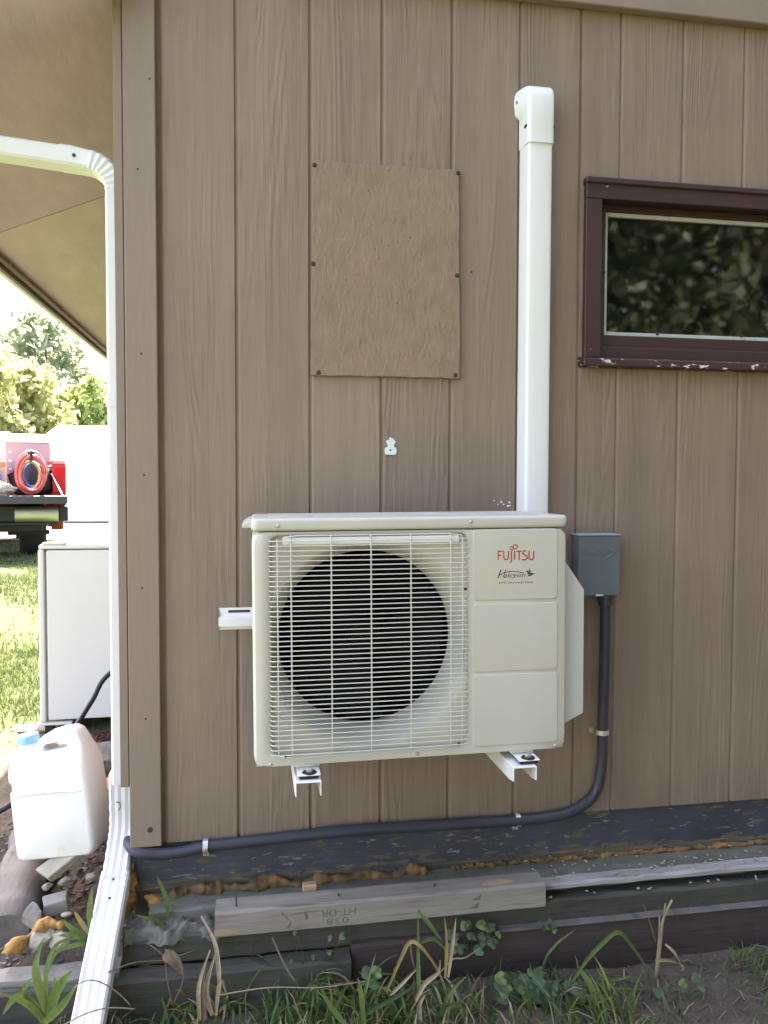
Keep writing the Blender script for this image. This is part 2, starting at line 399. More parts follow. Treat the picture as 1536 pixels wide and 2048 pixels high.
M['gravel'] = mat('pale gravel', (.50,.48,.44), .95, .2, 9, bmp=.7, bscale=60)
M['shedwhite'] = mat('white shed siding', (.78,.77,.74), .6, .04)
M['truckred'] = mat('red car paint', (.38,.022,.024), .25, .05, 3)
M['truckblack'] = mat('black bed liner', (.020,.020,.022), .6, .2, 30)
M['tailgate'] = mat('dark grey tailgate', (.050,.050,.056), .45, .1)
M['chrome'] = mat('chrome', (.62,.61,.59), .34, .05, 4, metal=1)
M['tyre'] = mat('tyre rubber', (.018,.018,.019), .8, .2, 30)
M['rim'] = mat('steel wheel', (.35,.35,.35), .4, .1, 8, metal=.8)
M['lamp'] = mat('red tail lamp', (.60,.02,.02), .2, .05)
M['hosered'] = mat('red hose', (.62,.10,.09), .5, .1)
M['hoseyellow'] = mat('yellow hose', (.55,.50,.18), .5, .1)
M['hoseblue'] = mat('blue hose', (.05,.14,.45), .5, .1)
M['pinkbox'] = mat('faded mauve toolbox', (.42,.33,.35), .5, .08)
M['whitebox'] = mat('white job box', (.75,.74,.71), .5, .05)
M['cardboard'] = mat('cardboard', (.48,.33,.21), .85, .1)
M['orange'] = mat('orange plastic', (.62,.20,.08), .5, .1)
M['plasticbag'] = mat('clear plastic bundle', (.55,.45,.44), .25, .25, 30, bmp=.8, bscale=30)
def glass_mat(name='window glass', tint=(.9,.95,.92)):
    m, n, b = new_mat(name)
    b.inputs['Base Color'].default_value = (*tint, 1); b.inputs['Roughness'].default_value = .032
    b.inputs['Transmission Weight'].default_value = 1.0; b.inputs['IOR'].default_value = 1.5
    bump(n, b, noise(n, coords(n), 3.5, 2), .02, .01)
    return m
M['glass'] = glass_mat()
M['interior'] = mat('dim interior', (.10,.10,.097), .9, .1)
M['bead'] = mat('pale glazing bead', (.46,.50,.47), .5, .06, 20)
M['caulk'] = mat('white caulk', (.72,.74,.72), .6, .1, 60, bmp=.4)
# ------------------------------------------------------------------ ground
def sst(a, b, x):
    t = np.clip((x-a)/(b-a), 0, 1); return t*t*(3-2*t)
def gz(x, y):
    x = np.asarray(x, dtype=float); y = np.asarray(y, dtype=float)
    bank = -.275 + .075*sst(-.1, .7, y) + .06*sst(.7, 1.8, y) + .09*sst(1.8, 6, y) - .07*sst(6, 10, y) - .05*sst(12, 22, y)
    front = -.38 + 0*x
    side = sst(-1.7, -3.2, x)
    low = front*(1-side) + (-.25)*side
    k = (y > -.16).astype(float)*(x < -.27)
    k2 = np.maximum(k, sst(-3.2, -.16, y)*side)
    z = low*(1-k2) + bank*k2
    h = .010*np.sin(7.3*x+1.1*y)*np.cos(5.1*y-2.2*x) + .006*np.sin(19*x+3)*np.sin(23*y)
    return z + h
def gzf(x, y): return float(gz(x, y))
xs = np.concatenate([np.array([-160,-90,-50,-30,-20]), np.arange(-14,-3,1.0), np.arange(-3,-1.4,.2), np.arange(-1.4,2.4,.04), np.arange(2.4,6,.4), np.arange(6,16,2), np.array([20,30,50,90,160])])
ys = np.concatenate([np.array([-160,-90,-50,-30,-20,-14,-10,-7,-5,-3.5,-2.5,-2]), np.arange(-1.6,-.8,.1), np.arange(-.8,-.19,.04), np.array([-.166,-.154]), np.arange(-.12,2.2,.05), np.arange(2.2,14,.5), np.arange(14,30,2), np.array([40,60,90,160])])
GX, GY = np.meshgrid(xs, ys); GZ = gz(GX, GY)
near = (np.abs(GX) < 2.6) & (np.abs(GY) < 2.4)
GZ = GZ + near*RNG.normal(0, .004, GX.shape)
V = np.stack([GX, GY, GZ], -1).reshape(-1, 3); nx = len(xs)
I = np.arange(len(V)).reshape(GX.shape)
F = np.stack([I[:-1,:-1], I[:-1,1:], I[1:,1:], I[1:,:-1]], -1).reshape(-1, 4)
g = obj('ground', raw_mesh('ground', V, F, 4, M['ground'], True), None); g['kind'] = 'structure'
# pale gravel drive behind the truck, in front of the shed
gv = []; 
for yy in np.linspace(13.2, 19.5, 16):
    for xx in np.linspace(-22, 8, 31): gv.append((xx, yy, gzf(xx, yy)+.02))
gf = [(j*31+i, j*31+i+1, (j+1)*31+i+1, (j+1)*31+i) for j in range(15) for i in range(30)]
struct('gravel_drive', MB().add(gv, gf), M['gravel'])

# ------------------------------------------------------------------ house
G = .2032
house = thing('house', 'brown vertical-grooved siding house corner with maroon window and deep eave', 'house', (0,0,0))
ZT = 2.62
WX0, WX1, WZ0, WZ1 = 1.055, 2.02, 1.366, 1.872       # window opening
def board_profile(x0, x1, gl=.0055):
    return [(x0+.0010, .0062), (x0+.0066, .0006), (x0+.0078, 0), (x1-.0075, 0), (x1-.0060, .0008), (x1-.0052, .0062), (x1-.0052, .016), (x0+.0010, .016)]
def vboard(mb, x0, x1, z0, z1, gl=.0055, gr=None):
    mb.prism(board_profile(x0, x1, gl), z0, z1, 'z')
edges = [(-.2032+k*G, -.2032+(k+1)*G) for k in range(5)] + [(.8128, 1.0005), (1.0005, 1.1247)] + [(1.1247+k*G, 1.1247+(k+1)*G) for k in range(13)]
for (a, b) in edges:
    mb = MB(); jt = .0055
    if b < WX0+.01 or a > WX1: vboard(mb, a, b, 0, ZT, jt)
    elif a < WX0:                                    # board notched round the window's left jamb
        mb.prism([(a+.0015,0), (WX0,0), (WX0,.016), (a+.0015,.016)], WZ0, WZ1, 'z')
        q_ = [(a+.0015,.016), (a+.0015,0), (b-.0045,0), (b-.003,.0012), (b-.0022,.006), (b-.0022,.016)]
        mb.prism(q_, 0, WZ0, 'z'); mb.prism(q_, WZ1, ZT, 'z')
    else:
        vboard(mb, a, b, 0, WZ0, jt); vboard(mb, a, b, WZ1, ZT, jt)
    obj('siding_board', mb, M['siding'], house)
# narrow strip behind corner trim and sheathing that closes the grooves
sh = MB()
for (a, b, c, d) in ((-.30, WX0, 0, ZT), (WX1, 3.77, 0, ZT), (WX0, WX1, 0, WZ0), (WX0, WX1, WZ1, ZT)):
    sh.box(a, b, .0065, .0075, c+.001, d)
obj('wall_sheathing', sh, M['siding'], house)
# gable wall above and the far part of the front wall
XE, ZE, SL = -1.05, 1.985, .42
def zs(x): return ZE + SL*(x-XE)
XR = 4.6
obj('gable_wall', MB().prism([(-.29, ZT+.001), (9.4, ZT+.001), (9.4, zs(-.2)), (XR, zs(XR)-.01), (-.29+.9, ZT+.1)], .002, .05, 'y'), M['siding'], house)
obj('front_wall_far', MB().box(3.772, 9.4, .002, .05, 0, ZT), M['siding'], house)
# left wall of the house, seen only from further left
for k in range(30):
    y0 = .055 + k*G
    obj('side_siding_board', MB().prism([(-.302, y0+.005), (-.302, y0+G-.005), (-.29, y0+G-.002), (-.285, y0+G-.002), (-.285, y0+.002), (-.29, y0+.002)], 0, zs(-.3)+.02, 'z'), M['siding'], house)
obj('side_wall_sheathing', MB().box(-.289, -.25, .05, 6.3, 0, zs(-.3)), M['siding'], house)
# corner trim
cb = obj('corner_board', MB().box(-.2955, -.2125, -.020, -.0005, .0, ZT), M['trim'], house, bevel=.002, segs=1)
ce = obj('corner_edge_board', MB().box(-.3215, -.2985, -.011, .022, .168, zs(-.32)-.01), M['trim'], house, bevel=.0015, segs=1)
for (px, py) in ((299,157),(275,338),(282,707),(288,950),(284,1176),(291,1438),(231,490)):
    p = at(px, py, -.0205)
    if px == 231: continue
    obj('nail', MB().lathe([(.0001,-.0012),(.0022,-.0012),(.003,.0)], 8, (p.x, -.0203, p.z), 'y'), M['darkscrew'], cb)
p = at(300, 1660, -.0205)
obj('rust_knot', MB().lathe([(.0001,-.0015),(.006,-.001),(.008,.0)], 10, (p.x, -.0203, p.z), 'y'), M['brownboard'], cb)
# loose nails and caulk marks on the siding
for (px, py) in ((943,544),(540,1680),(1083,1268)):
    p = at(px, py, 0); obj('nail', MB().lathe([(.0001,-.0012),(.0022,-.0012),(.003,.0)], 8, (p.x, -.0002, p.z), 'y'), M['darkscrew'], house)
p = at(781, 902, 0)
cp = rrect(.034, .022, .006, 4)
ck = MB().prism([(p.x+a, p.z+b) for a, b in cp], -.004, .0005, 'y')
blob = [(.012*math.cos(a)*(1+.25*math.sin(5*a)), .016*math.sin(a)*(1+.2*math.cos(7*a))) for a in [2*math.pi*i/24 for i in range(24)]]
ck.prism([(p.x+.001+a, p.z+.022+b) for a, b in blob], -.003, .0005, 'y')
co_ = obj('caulk_patch', ck, M['caulk'], house, bevel=.001, segs=1)
obj('nail_hole', MB().lathe([(.0001,-.0048),(.0028,-.0046),(.003,-.003)], 8, (p.x-.001, 0, p.z+.002), 'y'), M['rubber'], co_)
for (px, py, r) in ((988,1001,.0022),(996,1009,.0018),(1003,1004,.003),(1007,1009,.0022),(1019,1005,.003),(1016,1012,.0028),(1020,1011,.002)):
    p = at(px, py, 0); obj('foam_speck', MB().lathe([(.0001,-.002),(r,-.0012),(r*1.2,.0003)], 7, (p.x, 0, p.z), 'y'), M['caulk'], house)
# frieze board at the top
p0 = at(1140, 0, -.03); p1 = at(1536, 48, -.03)
obj('frieze_board', MB().box(-.20, 3.9, -.030, -.0006, min(p0.z, p1.z), ZT+.12), M['trim'], house, bevel=.003, segs=1)
# foundation skirt, foam bead
sk = obj('foundation_skirt', MB().box(-.292, 4.0, .014, .06, -.30, -.001), M['foundation'], house, bevel=.002, segs=1)
obj('side_foundation', MB().box(-.286, -.25, .061, 6.3, -.36, -.001), M['foundation'], house)

# roof
rf = MB().prism([(XE, ZE+.012), (XR, zs(XR)+.012), (2*XR-XE, ZE+.012), (2*XR-XE, ZE+.16), (XR, zs(XR)+.16), (XE, ZE+.16)], -.034, 9.2, 'y')
roof = obj('roof', rf, M['shingle'], house)
obj('eave_return', MB().prism([(XE, ZE+.012), (-.30, zs(-.30)+.012), (-.30, zs(-.30)+.16), (XE, ZE+.16)], -.125, -.0345, 'y'), M['shingle'], house)
def soffit_piece(y0, y1, x0=XE+.001, x1=-.3005):
    mb = MB(); t = .010
    return mb.add([(x0,y0,zs(x0)),(x1,y0,zs(x1)),(x1,y1,zs(x1)),(x0,y1,zs(x0)),(x0,y0,zs(x0)+t),(x1,y0,zs(x1)+t),(x1,y1,zs(x1)+t),(x0,y1,zs(x0)+t)],
                  [(0,3,2,1),(4,5,6,7),(0,1,5,4),(1,2,6,5),(2,3,7,6),(3,0,4,7)])
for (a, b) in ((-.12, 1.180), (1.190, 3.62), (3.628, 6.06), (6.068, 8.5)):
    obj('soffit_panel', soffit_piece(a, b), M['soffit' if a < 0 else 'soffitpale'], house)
obj('seam_strip', MB().add([(XE+.01,1.165,zs(XE+.01)+.0095),(-.302,1.165,zs(-.302)+.0095),(-.302,1.205,zs(-.302)+.0095),(XE+.01,1.205,zs(XE+.01)+.0095)], [(0,3,2,1)]), M['rubber'], house)
# eave trim: two small battens and the fascia board, then the gutter
obj('eave_batten', MB().box(XE+.004, XE+.030, -.12, 8.5, ZE-.022, ZE-.001), M['fascia'], house, bevel=.003, segs=1)
obj('fascia_board', MB().box(XE-.022, XE-.001, -.13, 8.6, ZE-.040, ZE+.155), M['fascia'], house, bevel=.003, segs=1)
obj('rake_board', MB().prism([(-.298, zs(-.298)-.03+.1), (XR, zs(XR)-.03), (2*XR-XE, ZE-.03), (2*XR-XE, ZE+.165), (XR, zs(XR)+.165), (-.298, zs(-.298)+.165)], -.056, -.0345, 'y'), M['fascia'], house)
gp = [(XE-.0225, ZE+.10), (XE-.0225, ZE-.005), (XE-.085, ZE-.005), (XE-.105, ZE+.02), (XE-.12, ZE+.05), (XE-.135, ZE+.085), (XE-.135, ZE+.10), (XE-.13, ZE+.10), (XE-.13, ZE+.088), (XE-.115, ZE+.055), (XE-.1, ZE+.024), (XE-.083, ZE+.0), (XE-.028, ZE+.0), (XE-.028, ZE+.10)]
gt = obj('gutter', MB().prism(gp, -.13, 8.6, 'y'), M['gutter'], None); tag(gt, 'white gutter along the outer edge of the eave', 'gutter')

# ---- window
win = bpy.data.objects.new('window', None); COL.objects.link(win); win.parent = house
win['label'] = 'maroon painted window with flaking sill'
fx0, fx1, fz1 = at(1174, 356, -.022).x, 2.06, at(1174, 356, -.022).z
fz0 = at(1165, 715, -.022).z
fw_ = .056
obj('casing', MB().box(fx0, fx1, -.022, -.0007, fz1-fw_, fz1), M['maroon'], win, bevel=.002, segs=1)
obj('casing', MB().box(fx0, fx0+fw_-.006, -.0215, -.0007, fz0+.001, fz1-fw_-.0005), M['maroon'], win, bevel=.002, segs=1)
obj('casing', MB().box(fx1-fw_, fx1, -.0215, -.0007, fz0+.001, fz1-fw_-.0005), M['maroon'], win, bevel=.002, segs=1)
obj('drip_moulding', MB().box(fx0-.004, fx1+.004, -.030, -.0008, fz1-.013, fz1+.004), M['maroon'], win, bevel=.003, segs=1)
obj('sill', MB().prism([(-.042, fz0-.026), (-.042, fz0-.004), (.03, fz0+.012), (.03, fz0-.026)], fx0-.010, fx1+.010, 'x'), M['sillpaint'], win, bevel=.002, segs=1)
jx0, jx1, jz0, jz1 = fx0+fw_-.008, fx1-fw_+.008, fz0+.010, fz1-fw_+.004
jm = MB().box(jx0-.012, jx0, -.0005, .10, jz0, jz1).box(jx1, jx1+.012, -.0005, .10, jz0, jz1).box(jx0-.012, jx1+.012, -.0004, .10, jz1+.0005, jz1+.012)
obj('jamb', jm, M['maroon'], win)
bz = at(1207, 667, .045).z
obj('sub_sill', MB().box(jx0+.001, jx1-.001, .004, .10, jz0-.01, jz0+.030), M['maroon'], win, bevel=.002, segs=1)
# sash
q0 = at(1207, 425, .045); q1 = at(1205, 672, .045)
sx0, sz1, sz0 = q0.x, q0.z, q1.z
sx1 = jx1-.03
sa = MB().box(jx0+.001, sx0, .030, .06, jz0+.031, jz1-.001).box(sx1, jx1-.001, .030, .06, jz0+.031, jz1-.001)
sa.box(sx0, sx1, .0305, .0595, jz0+.031, sz0).box(sx0, sx1, .0305, .0595, sz1, jz1-.001)
obj('sash', sa, M['maroon'], win, fix=True)
bw = .0125
for (a, b, c, d) in ((sx0, sx0+bw, sz0, sz1), (sx1-bw, sx1, sz0, sz1), (sx0+bw, sx1-bw, sz0, sz0+bw), (sx0+bw, sx1-bw, sz1-bw, sz1)):
    obj('glazing_bead', MB().box(a, b, .040, .052, c, d), M['bead'], win, bevel=.0015, segs=1)
obj('pane', MB().box(sx0+.004, sx1-.004, .0525, .0565, sz0+.004, sz1-.004), M['glass'], win)
for (px, py) in ((1207,545),(1314,668),(1482,672)):
    p = at(px, py, .032)
    obj('glazing_clip', MB().lathe([(.0001,-.006),(.004,-.005),(.0055,0)], 8, (p.x, .0305, p.z), 'y'), M['darkscrew'], win)
# dim room behind the glass
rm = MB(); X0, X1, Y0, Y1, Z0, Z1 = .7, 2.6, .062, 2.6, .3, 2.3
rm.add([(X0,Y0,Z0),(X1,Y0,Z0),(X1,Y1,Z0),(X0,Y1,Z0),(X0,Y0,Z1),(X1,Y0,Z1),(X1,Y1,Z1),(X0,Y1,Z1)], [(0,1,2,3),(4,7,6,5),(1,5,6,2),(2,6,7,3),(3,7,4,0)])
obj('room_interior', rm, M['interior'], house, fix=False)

# ------------------------------------------------------------------ ledge timbers
zl = -.150
t = thing('foundation_ledge', 'mossy dark ledge strip under the painted foundation band', 'ledge', (0,0,0))
def rough_beam(x0, x1, y0, y1, z0, z1, n=40, j=.003, seed=0):
    rg = random.Random(seed); loops = []
    for i in range(n+1):
        x = x0 + (x1-x0)*i/n
        a, b, c, d = [rg.uniform(-j, j) for _ in range(4)]
        k = .35*(z1-z0) if (z1-z0) < .02 else .008
        loops.append([(x, y0+b, z0), (x, y1, z0), (x, y1, z1+c), (x, y0+k+a, z1+a), (x, y0+b, z1-k*.8+d)])
    return MB().loft(loops)
obj('ledge_top', rough_beam(-.24, 4.0, -.078, .0135, -.30, zl, 90, .003, 1), M['ledgetop'], t)
tag(obj('landscape_timber', rough_beam(-.30, 4.0, -.132, -.079, -.262, -.190, 90, .003, 2), M['ledgewood'], None), 'dark mossy upper timber below the loose lumber', 'timber')
tag(obj('batten', rough_beam(.868, 3.6, -.121, -.0785, -.163, -.149, 60, .0025, 3), M['greyboard'], None), 'silver grey weathered batten lying on the ledge right of the lumber', 'batten')
tag(obj('landscape_timber', rough_beam(.30, 4.0, -.157, -.1325, -.40, -.250, 70, .002, 4), M['brownboard'], None), 'reddish brown lower timber board standing in the soil', 'timber')
tag(obj('edge_strip', rough_beam(.72, 4.0, -.1605, -.1345, -.2525, -.2485, 50, .0008, 14), M['logwood'], None), 'thin pale edge strip capping the reddish brown timber', 'strip')
tag(obj('landscape_timber', rough_beam(-1.7, .296, -.190, -.135, -.42, -.268, 50, .004, 5), M['ledgewood'], None), 'dark timber behind the weeds at lower left', 'timber')
tag(obj('landscape_timber', rough_beam(-1.9, -.305, -.165, -.105, -.33, -.252, 40, .004, 6), wood('grey split timber', (.16,.15,.13), (.27,.255,.22), st=(.12,1,1)), None), 'split grey timber left of the downspout extension', 'timber')
# broken concrete lump left of the lumber
def rock(mb, c, s, seed, sub=2, j=.22, flat=.0):
    bm = bmesh.new(); bmesh.ops.create_icosphere(bm, subdivisions=sub, radius=1)
    rg = random.Random(seed)
    ax = [Vector((rg.uniform(-1,1), rg.uniform(-1,1), rg.uniform(-1,1))).normalized() for _ in range(7)]
    cut = [rg.uniform(.55, .85) for _ in ax]
    for v in bm.verts:
        q = v.co.copy()
        for a, k in zip(ax, cut):
            d = q.dot(a)
            if d > k: q -= a*(d-k)
        q *= 1 + rg.uniform(-j, j)*.25
        v.co = Vector((c[0]+q.x*s[0], c[1]+q.y*s[1], c[2]+q.z*s[2]))
    vs = [v.co.copy() for v in bm.verts]; bm.verts.index_update()
    fs = [[v.index for v in f.verts] for f in bm.faces]; bm.free()
    return mb.add(vs, fs)
rg = random.Random(3); nx_, ny_ = 48, 18; cv_ = []
for j in range(ny_+1):
    for i in range(nx_+1):
        u, v = i/nx_, j/ny_; x = -.295+.245*u; y = -.140+.075*v
        e = min(1, 5*v)*min(1, 6*(1-u)+.15)
        z = -.204 + .030*e + .005*math.sin(19*u+5*v)*e + .003*math.sin(47*u-9*v) + rg.uniform(-.0015,.0015)
        cv_.append((x+rg.uniform(-.002,.002), y+.012*math.sin(11*u)*(1-v), z))
cl = MB().add(cv_, [(j*(nx_+1)+i, j*(nx_+1)+i+1, (j+1)*(nx_+1)+i+1, (j+1)*(nx_+1)+i) for j in range(ny_) for i in range(nx_)])
tag(obj('concrete_lump', cl, M['concrete'], None, smooth='all'), 'crumbly grey concrete lump between corner foam and lumber', 'concrete')
# spray foam
def foam(name, pts, r, label, seed, parent=None, m='foam', lump=1.0):
    rg = random.Random(seed); P = smoothpath(pts, 10)
    L = sum((P[i+1]-P[i]).length for i in range(len(P)-1)); n = int(L/(r*.22)) + 4; nk = 16
    ph = [rg.uniform(0, 6.28) for _ in range(8)]; path = []; rad = []
    for i in range(n):
        u = i/(n-1)*(len(P)-1); k = min(int(u), len(P)-2); q = P[k].lerp(P[k+1], u-k); t = i*.22
        path.append(q + Vector((0, r*.3*math.sin(t*.9+ph[0]), r*.35*math.sin(t*.55+ph[1]))))
        e = min(1, .25+min(i, n-1-i)*.12)
        rad.append(r*e*(1+lump*.26*math.sin(t*.8*(1+.6*(lump > 1))+ph[2])+.14*math.sin(t*2.1+ph[3])+.07*math.sin(t*4.3+ph[4])))
    mb = MB().tube(path, rad, nk); vs = []
    for i, v in enumerate(mb.v):
        c = path[i//nk]; d = Vector(v)-c; k = i % nk
        vs.append(tuple(c + d*(1+lump*.12*math.sin(2*k*.39+i//nk*.21+ph[5])+.09*math.sin(3*k*.39-i//nk*.37+ph[6])+rg.uniform(-.03,.03))))
    mb.v = vs
    return tag(obj(name, mb, M[m], parent, smooth='all'), label, 'spray foam')
foam('spray_foam', [(-.20,.004,-.150),(0,.002,-.146),(.30,.006,-.152),(.55,.008,-.150)], .017, 'wide mustard foam bead under the foundation behind the lumber', 11, m='foamdull')
foam('spray_foam', [(.62,.010,-.147),(.86,.010,-.146),(1.2,.009,-.146),(1.75,.008,-.146),(2.4,.009,-.146)], .0075, 'thin mustard foam bead along the ledge at right', 12, m='foamdull')
foam('spray_foam', [(-.262,.0,-.150),(-.235,-.02,-.158),(-.225,-.04,-.17)], .013, 'small foam blob on the ledge beside the corner', 15)
foam('spray_foam', [at(262,1730,.01), at(258,1770,.0), at(262,1800,-.01), at(245,1835,-.02)], .014, 'orange foam ridge running down the house corner', 13, lump=1.7)
foam('spray_foam', [at(2,1905,-.10), at(50,1880,-.09), at(95,1850,-.07), at(128,1845,-.07)], .013, 'orange foam bead on the ground between log and timber', 14, lump=1.7)

# ------------------------------------------------------------------ loose lumber with print
lum = thing('lumber', 'weathered grey lumber block with faded upside-down stamp lying on ledge', 'lumber', (-.062, -.16, -.1895))
Lx, Ly, Lz = .916, .068, .0655
lm = rough_beam(0, Lx, 0, Ly, 0, Lz, 30, .0008, 9)
obj('beam', lm, M['lumber'], lum)
obj('split_wood', MB().prism([(-.0012, .004), (.075, .0035), (.058, .014), (.03,.020), (-.0012, .018)], -.0012, .003, 'y'), M['freshwood'], lum)
obj('split_wood', MB().prism([(.735,.022),(.80,.020),(.835,.030),(.79,.045),(.75,.04)], Lz-.0015, Lz+.0012, 'z'), M['freshwood'], lum)
for (x, y) in ((.055, .024), (.33, .03), (.60,.034)):
    obj('nail', MB().tube([(x, y, Lz-.003), (x, y+.001, Lz+.028 if x < .1 else Lz+.008)], .0022, 6), M['darkscrew'], lum)
ob = MB().box(.235, .275, .075, .10, .052, .078)
tag(obj('wood_block', ob, M['freshwood'], None, bevel=.003, segs=1), 'small tan wood scrap wedged behind the lumber', 'wood scrap').location = (-.062, -.16, -.1895)
def text_mb(s, x0, x1, z0, z1, shear=0, flip=False, y=0):
    cu = bpy.data.curves.new('t', 'FONT'); cu.body = s; cu.resolution_u = 3
    o = bpy.data.objects.new('t', cu); COL.objects.link(o)
    dg = bpy.context.evaluated_depsgraph_get(); dg.update()
    me = bpy.data.meshes.new_from_object(o.evaluated_get(dg))
    vs = np.array([v.co[:] for v in me.vertices]); fs = [tuple(p.vertices) for p in me.polygons]
    bpy.data.objects.remove(o); bpy.data.curves.remove(cu); bpy.data.meshes.remove(me)
    mn = vs.min(0); mx = vs.max(0); t = (vs-mn)/(mx-mn+1e-9)
    if flip: t = 1-t
    X = x0 + (x1-x0)*t[:,0] + shear*t[:,1]; Z = z0 + (z1-z0)*t[:,1]
    return MB().add([(a, y, b) for a, b in zip(X, Z)], fs)
M['stamp'] = mat('faded ink stamp', (.15,.145,.13), .9, .35, 90)
def lp(px): return (at(px, 1830, -.16).x + .062)
for (s, a, b, z0, z1) in (('HT-DR', 642, 712, .028, .047), ('038', 653, 698, .008, .0235)):
    obj('ink_stamp', text_mb(s, lp(a), lp(b), z0, z1, flip=True, y=-.0011), M['stamp'], lum, fix=False)
for pl in ([(611,.046),(613,.026)], [(563,.052),(576,.031)], [(582,.022),(576,.008)]):
    a, b = pl; xa, xb = lp(a[0]), lp(b[0])
    obj('ink_stamp', MB().add([(xa-.003,-.0011,a[1]),(xa+.003,-.0011,a[1]),(xb+.003,-.0011,b[1]),(xb-.003,-.0011,b[1])], [(0,1,2,3)]), M['stamp'], lum, fix=False)
for cx_, cz_ in ((lp(955), .045), (lp(950), .022)):
    obj('ink_stamp', MB().add([(cx_-.014,-.0011,cz_-.006),(cx_+.006,-.0011,cz_-.010),(cx_+.012,-.0011,cz_+.010),(cx_+.004,-.0011,cz_+.004)], [(0,1,2,3)]), M['stamp'], lum, fix=False)
# ------------------------------------------------------------------ strand board panel
op = thing('strand_board_panel', 'square painted strand board patch screwed to the siding', 'board panel', (0,0,0))
c = [at(625, 320, -.012), at(918, 340, -.012), at(920, 757, -.012), at(622, 750, -.012)]
n = 16; rg = random.Random(5); P_ = []
for i in range(4):
    a, b = c[i], c[(i+1)%4]
    for k in range(n):
        t = k/n; q = a.lerp(b, t); j = .0 if k == 0 else .0013
        P_.append((q.x+rg.uniform(-j,j), q.z+rg.uniform(-j,j)))
ob = obj('panel', MB().prism(P_, -.0125, -.0008, 'y'), M['osb'], op, bevel=.0012, segs=1)
for (px, py) in ((629,330),(916,346),(626,527),(914,551),(637,745),(911,750)):
    p = at(px, py, -.013)
    obj('screw', MB().lathe([(.0001,-.0035),(.004,-.0032),(.0062,-.0012),(.0066,.0005)], 12, (p.x, -.0127, p.z), 'y'), M['darkscrew'], op, smooth=True)
for (px, py) in ((737,381),(820,475),(750,498),(777,491),(795,606),(692,560)):
    p = at(px, py, -.013)
    obj('knot_hole', MB().lathe([(.0001,-.0006),(.0018,-.0006),(.0022,.0003)], 7, (p.x, -.0127, p.z), 'y'), M['darkscrew'], op)

# ------------------------------------------------------------------ outdoor unit
UY = -.38
pL = at(508, 1538, UY); pR = at(1134, 1497, UY); pT = at(511, 1030, UY)
UW = pR.x - pL.x; UH = .587
ang = math.atan2(pR.z-pL.z, UW)
UD = .285
ux, uz = (pL.x+pR.x)/2, (pL.z+pR.z)/2
unit = thing('outdoor_unit', 'beige wall-mounted heat pump outdoor unit with round fan behind wire grille', 'heat pump', (ux, UY+UD/2, uz), (0, -ang, 0))
ca, sa_ = math.cos(ang), math.sin(ang)
def LU(px, py, off=0):
    p = at(px, py, UY-off); dx, dz = p.x-ux, p.z-uz
    return (dx*ca+dz*sa_, -dx*sa_+dz*ca)
yf = -UD/2
hw = UW/2
x0g, z1g = LU(535, 1064); x1g, z0g = LU(940, 1490)
z1g = LU(740, 1064)[1]; z0g = LU(740, 1505)[1]
gcx, gcz = (x0g+x1g)/2, (z0g+z1g)/2; gw, gh = x1g-x0g, z1g-z0g
lidz = UH-.031
# casing: wrap-around front shell with the grille opening
def ring_pts(loop2, y): return [(a, y, b) for a, b in loop2]
def resample(loop2, N_, c=(0,0)):
    """points of a closed loop at N_ equal angles about c"""
    out = []
    L = len(loop2)
    for k in range(N_):
        q = 2*math.pi*k/N_ + 1e-4; d = (math.cos(q), math.sin(q)); best = None
        for i in range(L):
            ax, az = loop2[i][0]-c[0], loop2[i][1]-c[1]; bx, bz = loop2[(i+1)%L][0]-c[0], loop2[(i+1)%L][1]-c[1]
            ex, ez = bx-ax, bz-az; den = d[0]*ez - d[1]*ex
            if abs(den) < 1e-12: continue
            t = (ax*ez - az*ex)/den; s = (ax*d[1] - az*d[0])/den
            if t > 0 and -1e-9 <= s <= 1+1e-9 and (best is None or t > best): best = t
        out.append((c[0]+d[0]*best, c[1]+d[1]*best))
    return out
NR = 160
outer = resample(rrect(UW-.036, lidz-.006, .012, 5, 0, lidz/2), NR, (gcx, gcz))
outer2 = resample(rrect(UW, lidz, .020, 5, 0, lidz/2), NR, (gcx, gcz))
inner = resample(rrect(gw, gh, .020, 5, gcx, gcz), NR, (gcx, gcz))
inner2 = resample(rrect(gw-.010, gh-.010, .018, 5, gcx, gcz), NR, (gcx, gcz))
# bell mouth circle
bcx, bcz = LU(733, 1281); bcx += .012; bcz -= .012
circ = lambda r, y: [(bcx + r*math.cos(2*math.pi*k/NR+1e-4), y, bcz + r*math.sin(2*math.pi*k/NR+1e-4)) for k in range(NR)]
loops = [ring_pts(outer2, yf+.20), ring_pts(outer2, yf+.016), 
         [( (a[0]*.35+b[0]*.65), yf+.004, (a[1]*.35+b[1]*.65)) for a, b in zip(outer, outer2)],
         ring_pts(outer, yf), ring_pts(inner, yf), [(a, yf+.004, b) for a, b in inner2], [(a, yf+.016, b) for a, b in inner2]]
# cap the flare at the edge of the recess
def clampc(r):
    xl, xr_, zb, zt = gcx-gw/2+.008, gcx+gw/2-.008, gcz-gh/2+.008, gcz+gh/2-.008
    return [(min(max(p[0], xl), xr_), p[1], min(max(p[2], zb), zt)) for p in r]
flare = [clampc(circ(.256, yf+.0165)), clampc(circ(.250, yf+.020)), clampc(circ(.241, yf+.032)), clampc(circ(.2315, yf+.050)), circ(.2245, yf+.072), circ(.2200, yf+.095), circ(.2188, yf+.12)]
mb = MB().loft(loops + flare, cap=False)
obj('casing', mb, M['acbody'], unit, smooth=40)
body = MB().box(-hw+.012, hw-.002, yf+.2005, UD/2, .012, lidz)
obj('rear_casing', MB().box(-hw+.03, hw-.003, UD/2-.012, UD/2, .012, lidz-.002).box(hw-.02, hw-.003, yf+.2005, UD/2-.0121, .012, lidz-.002), M['acbody'], unit)
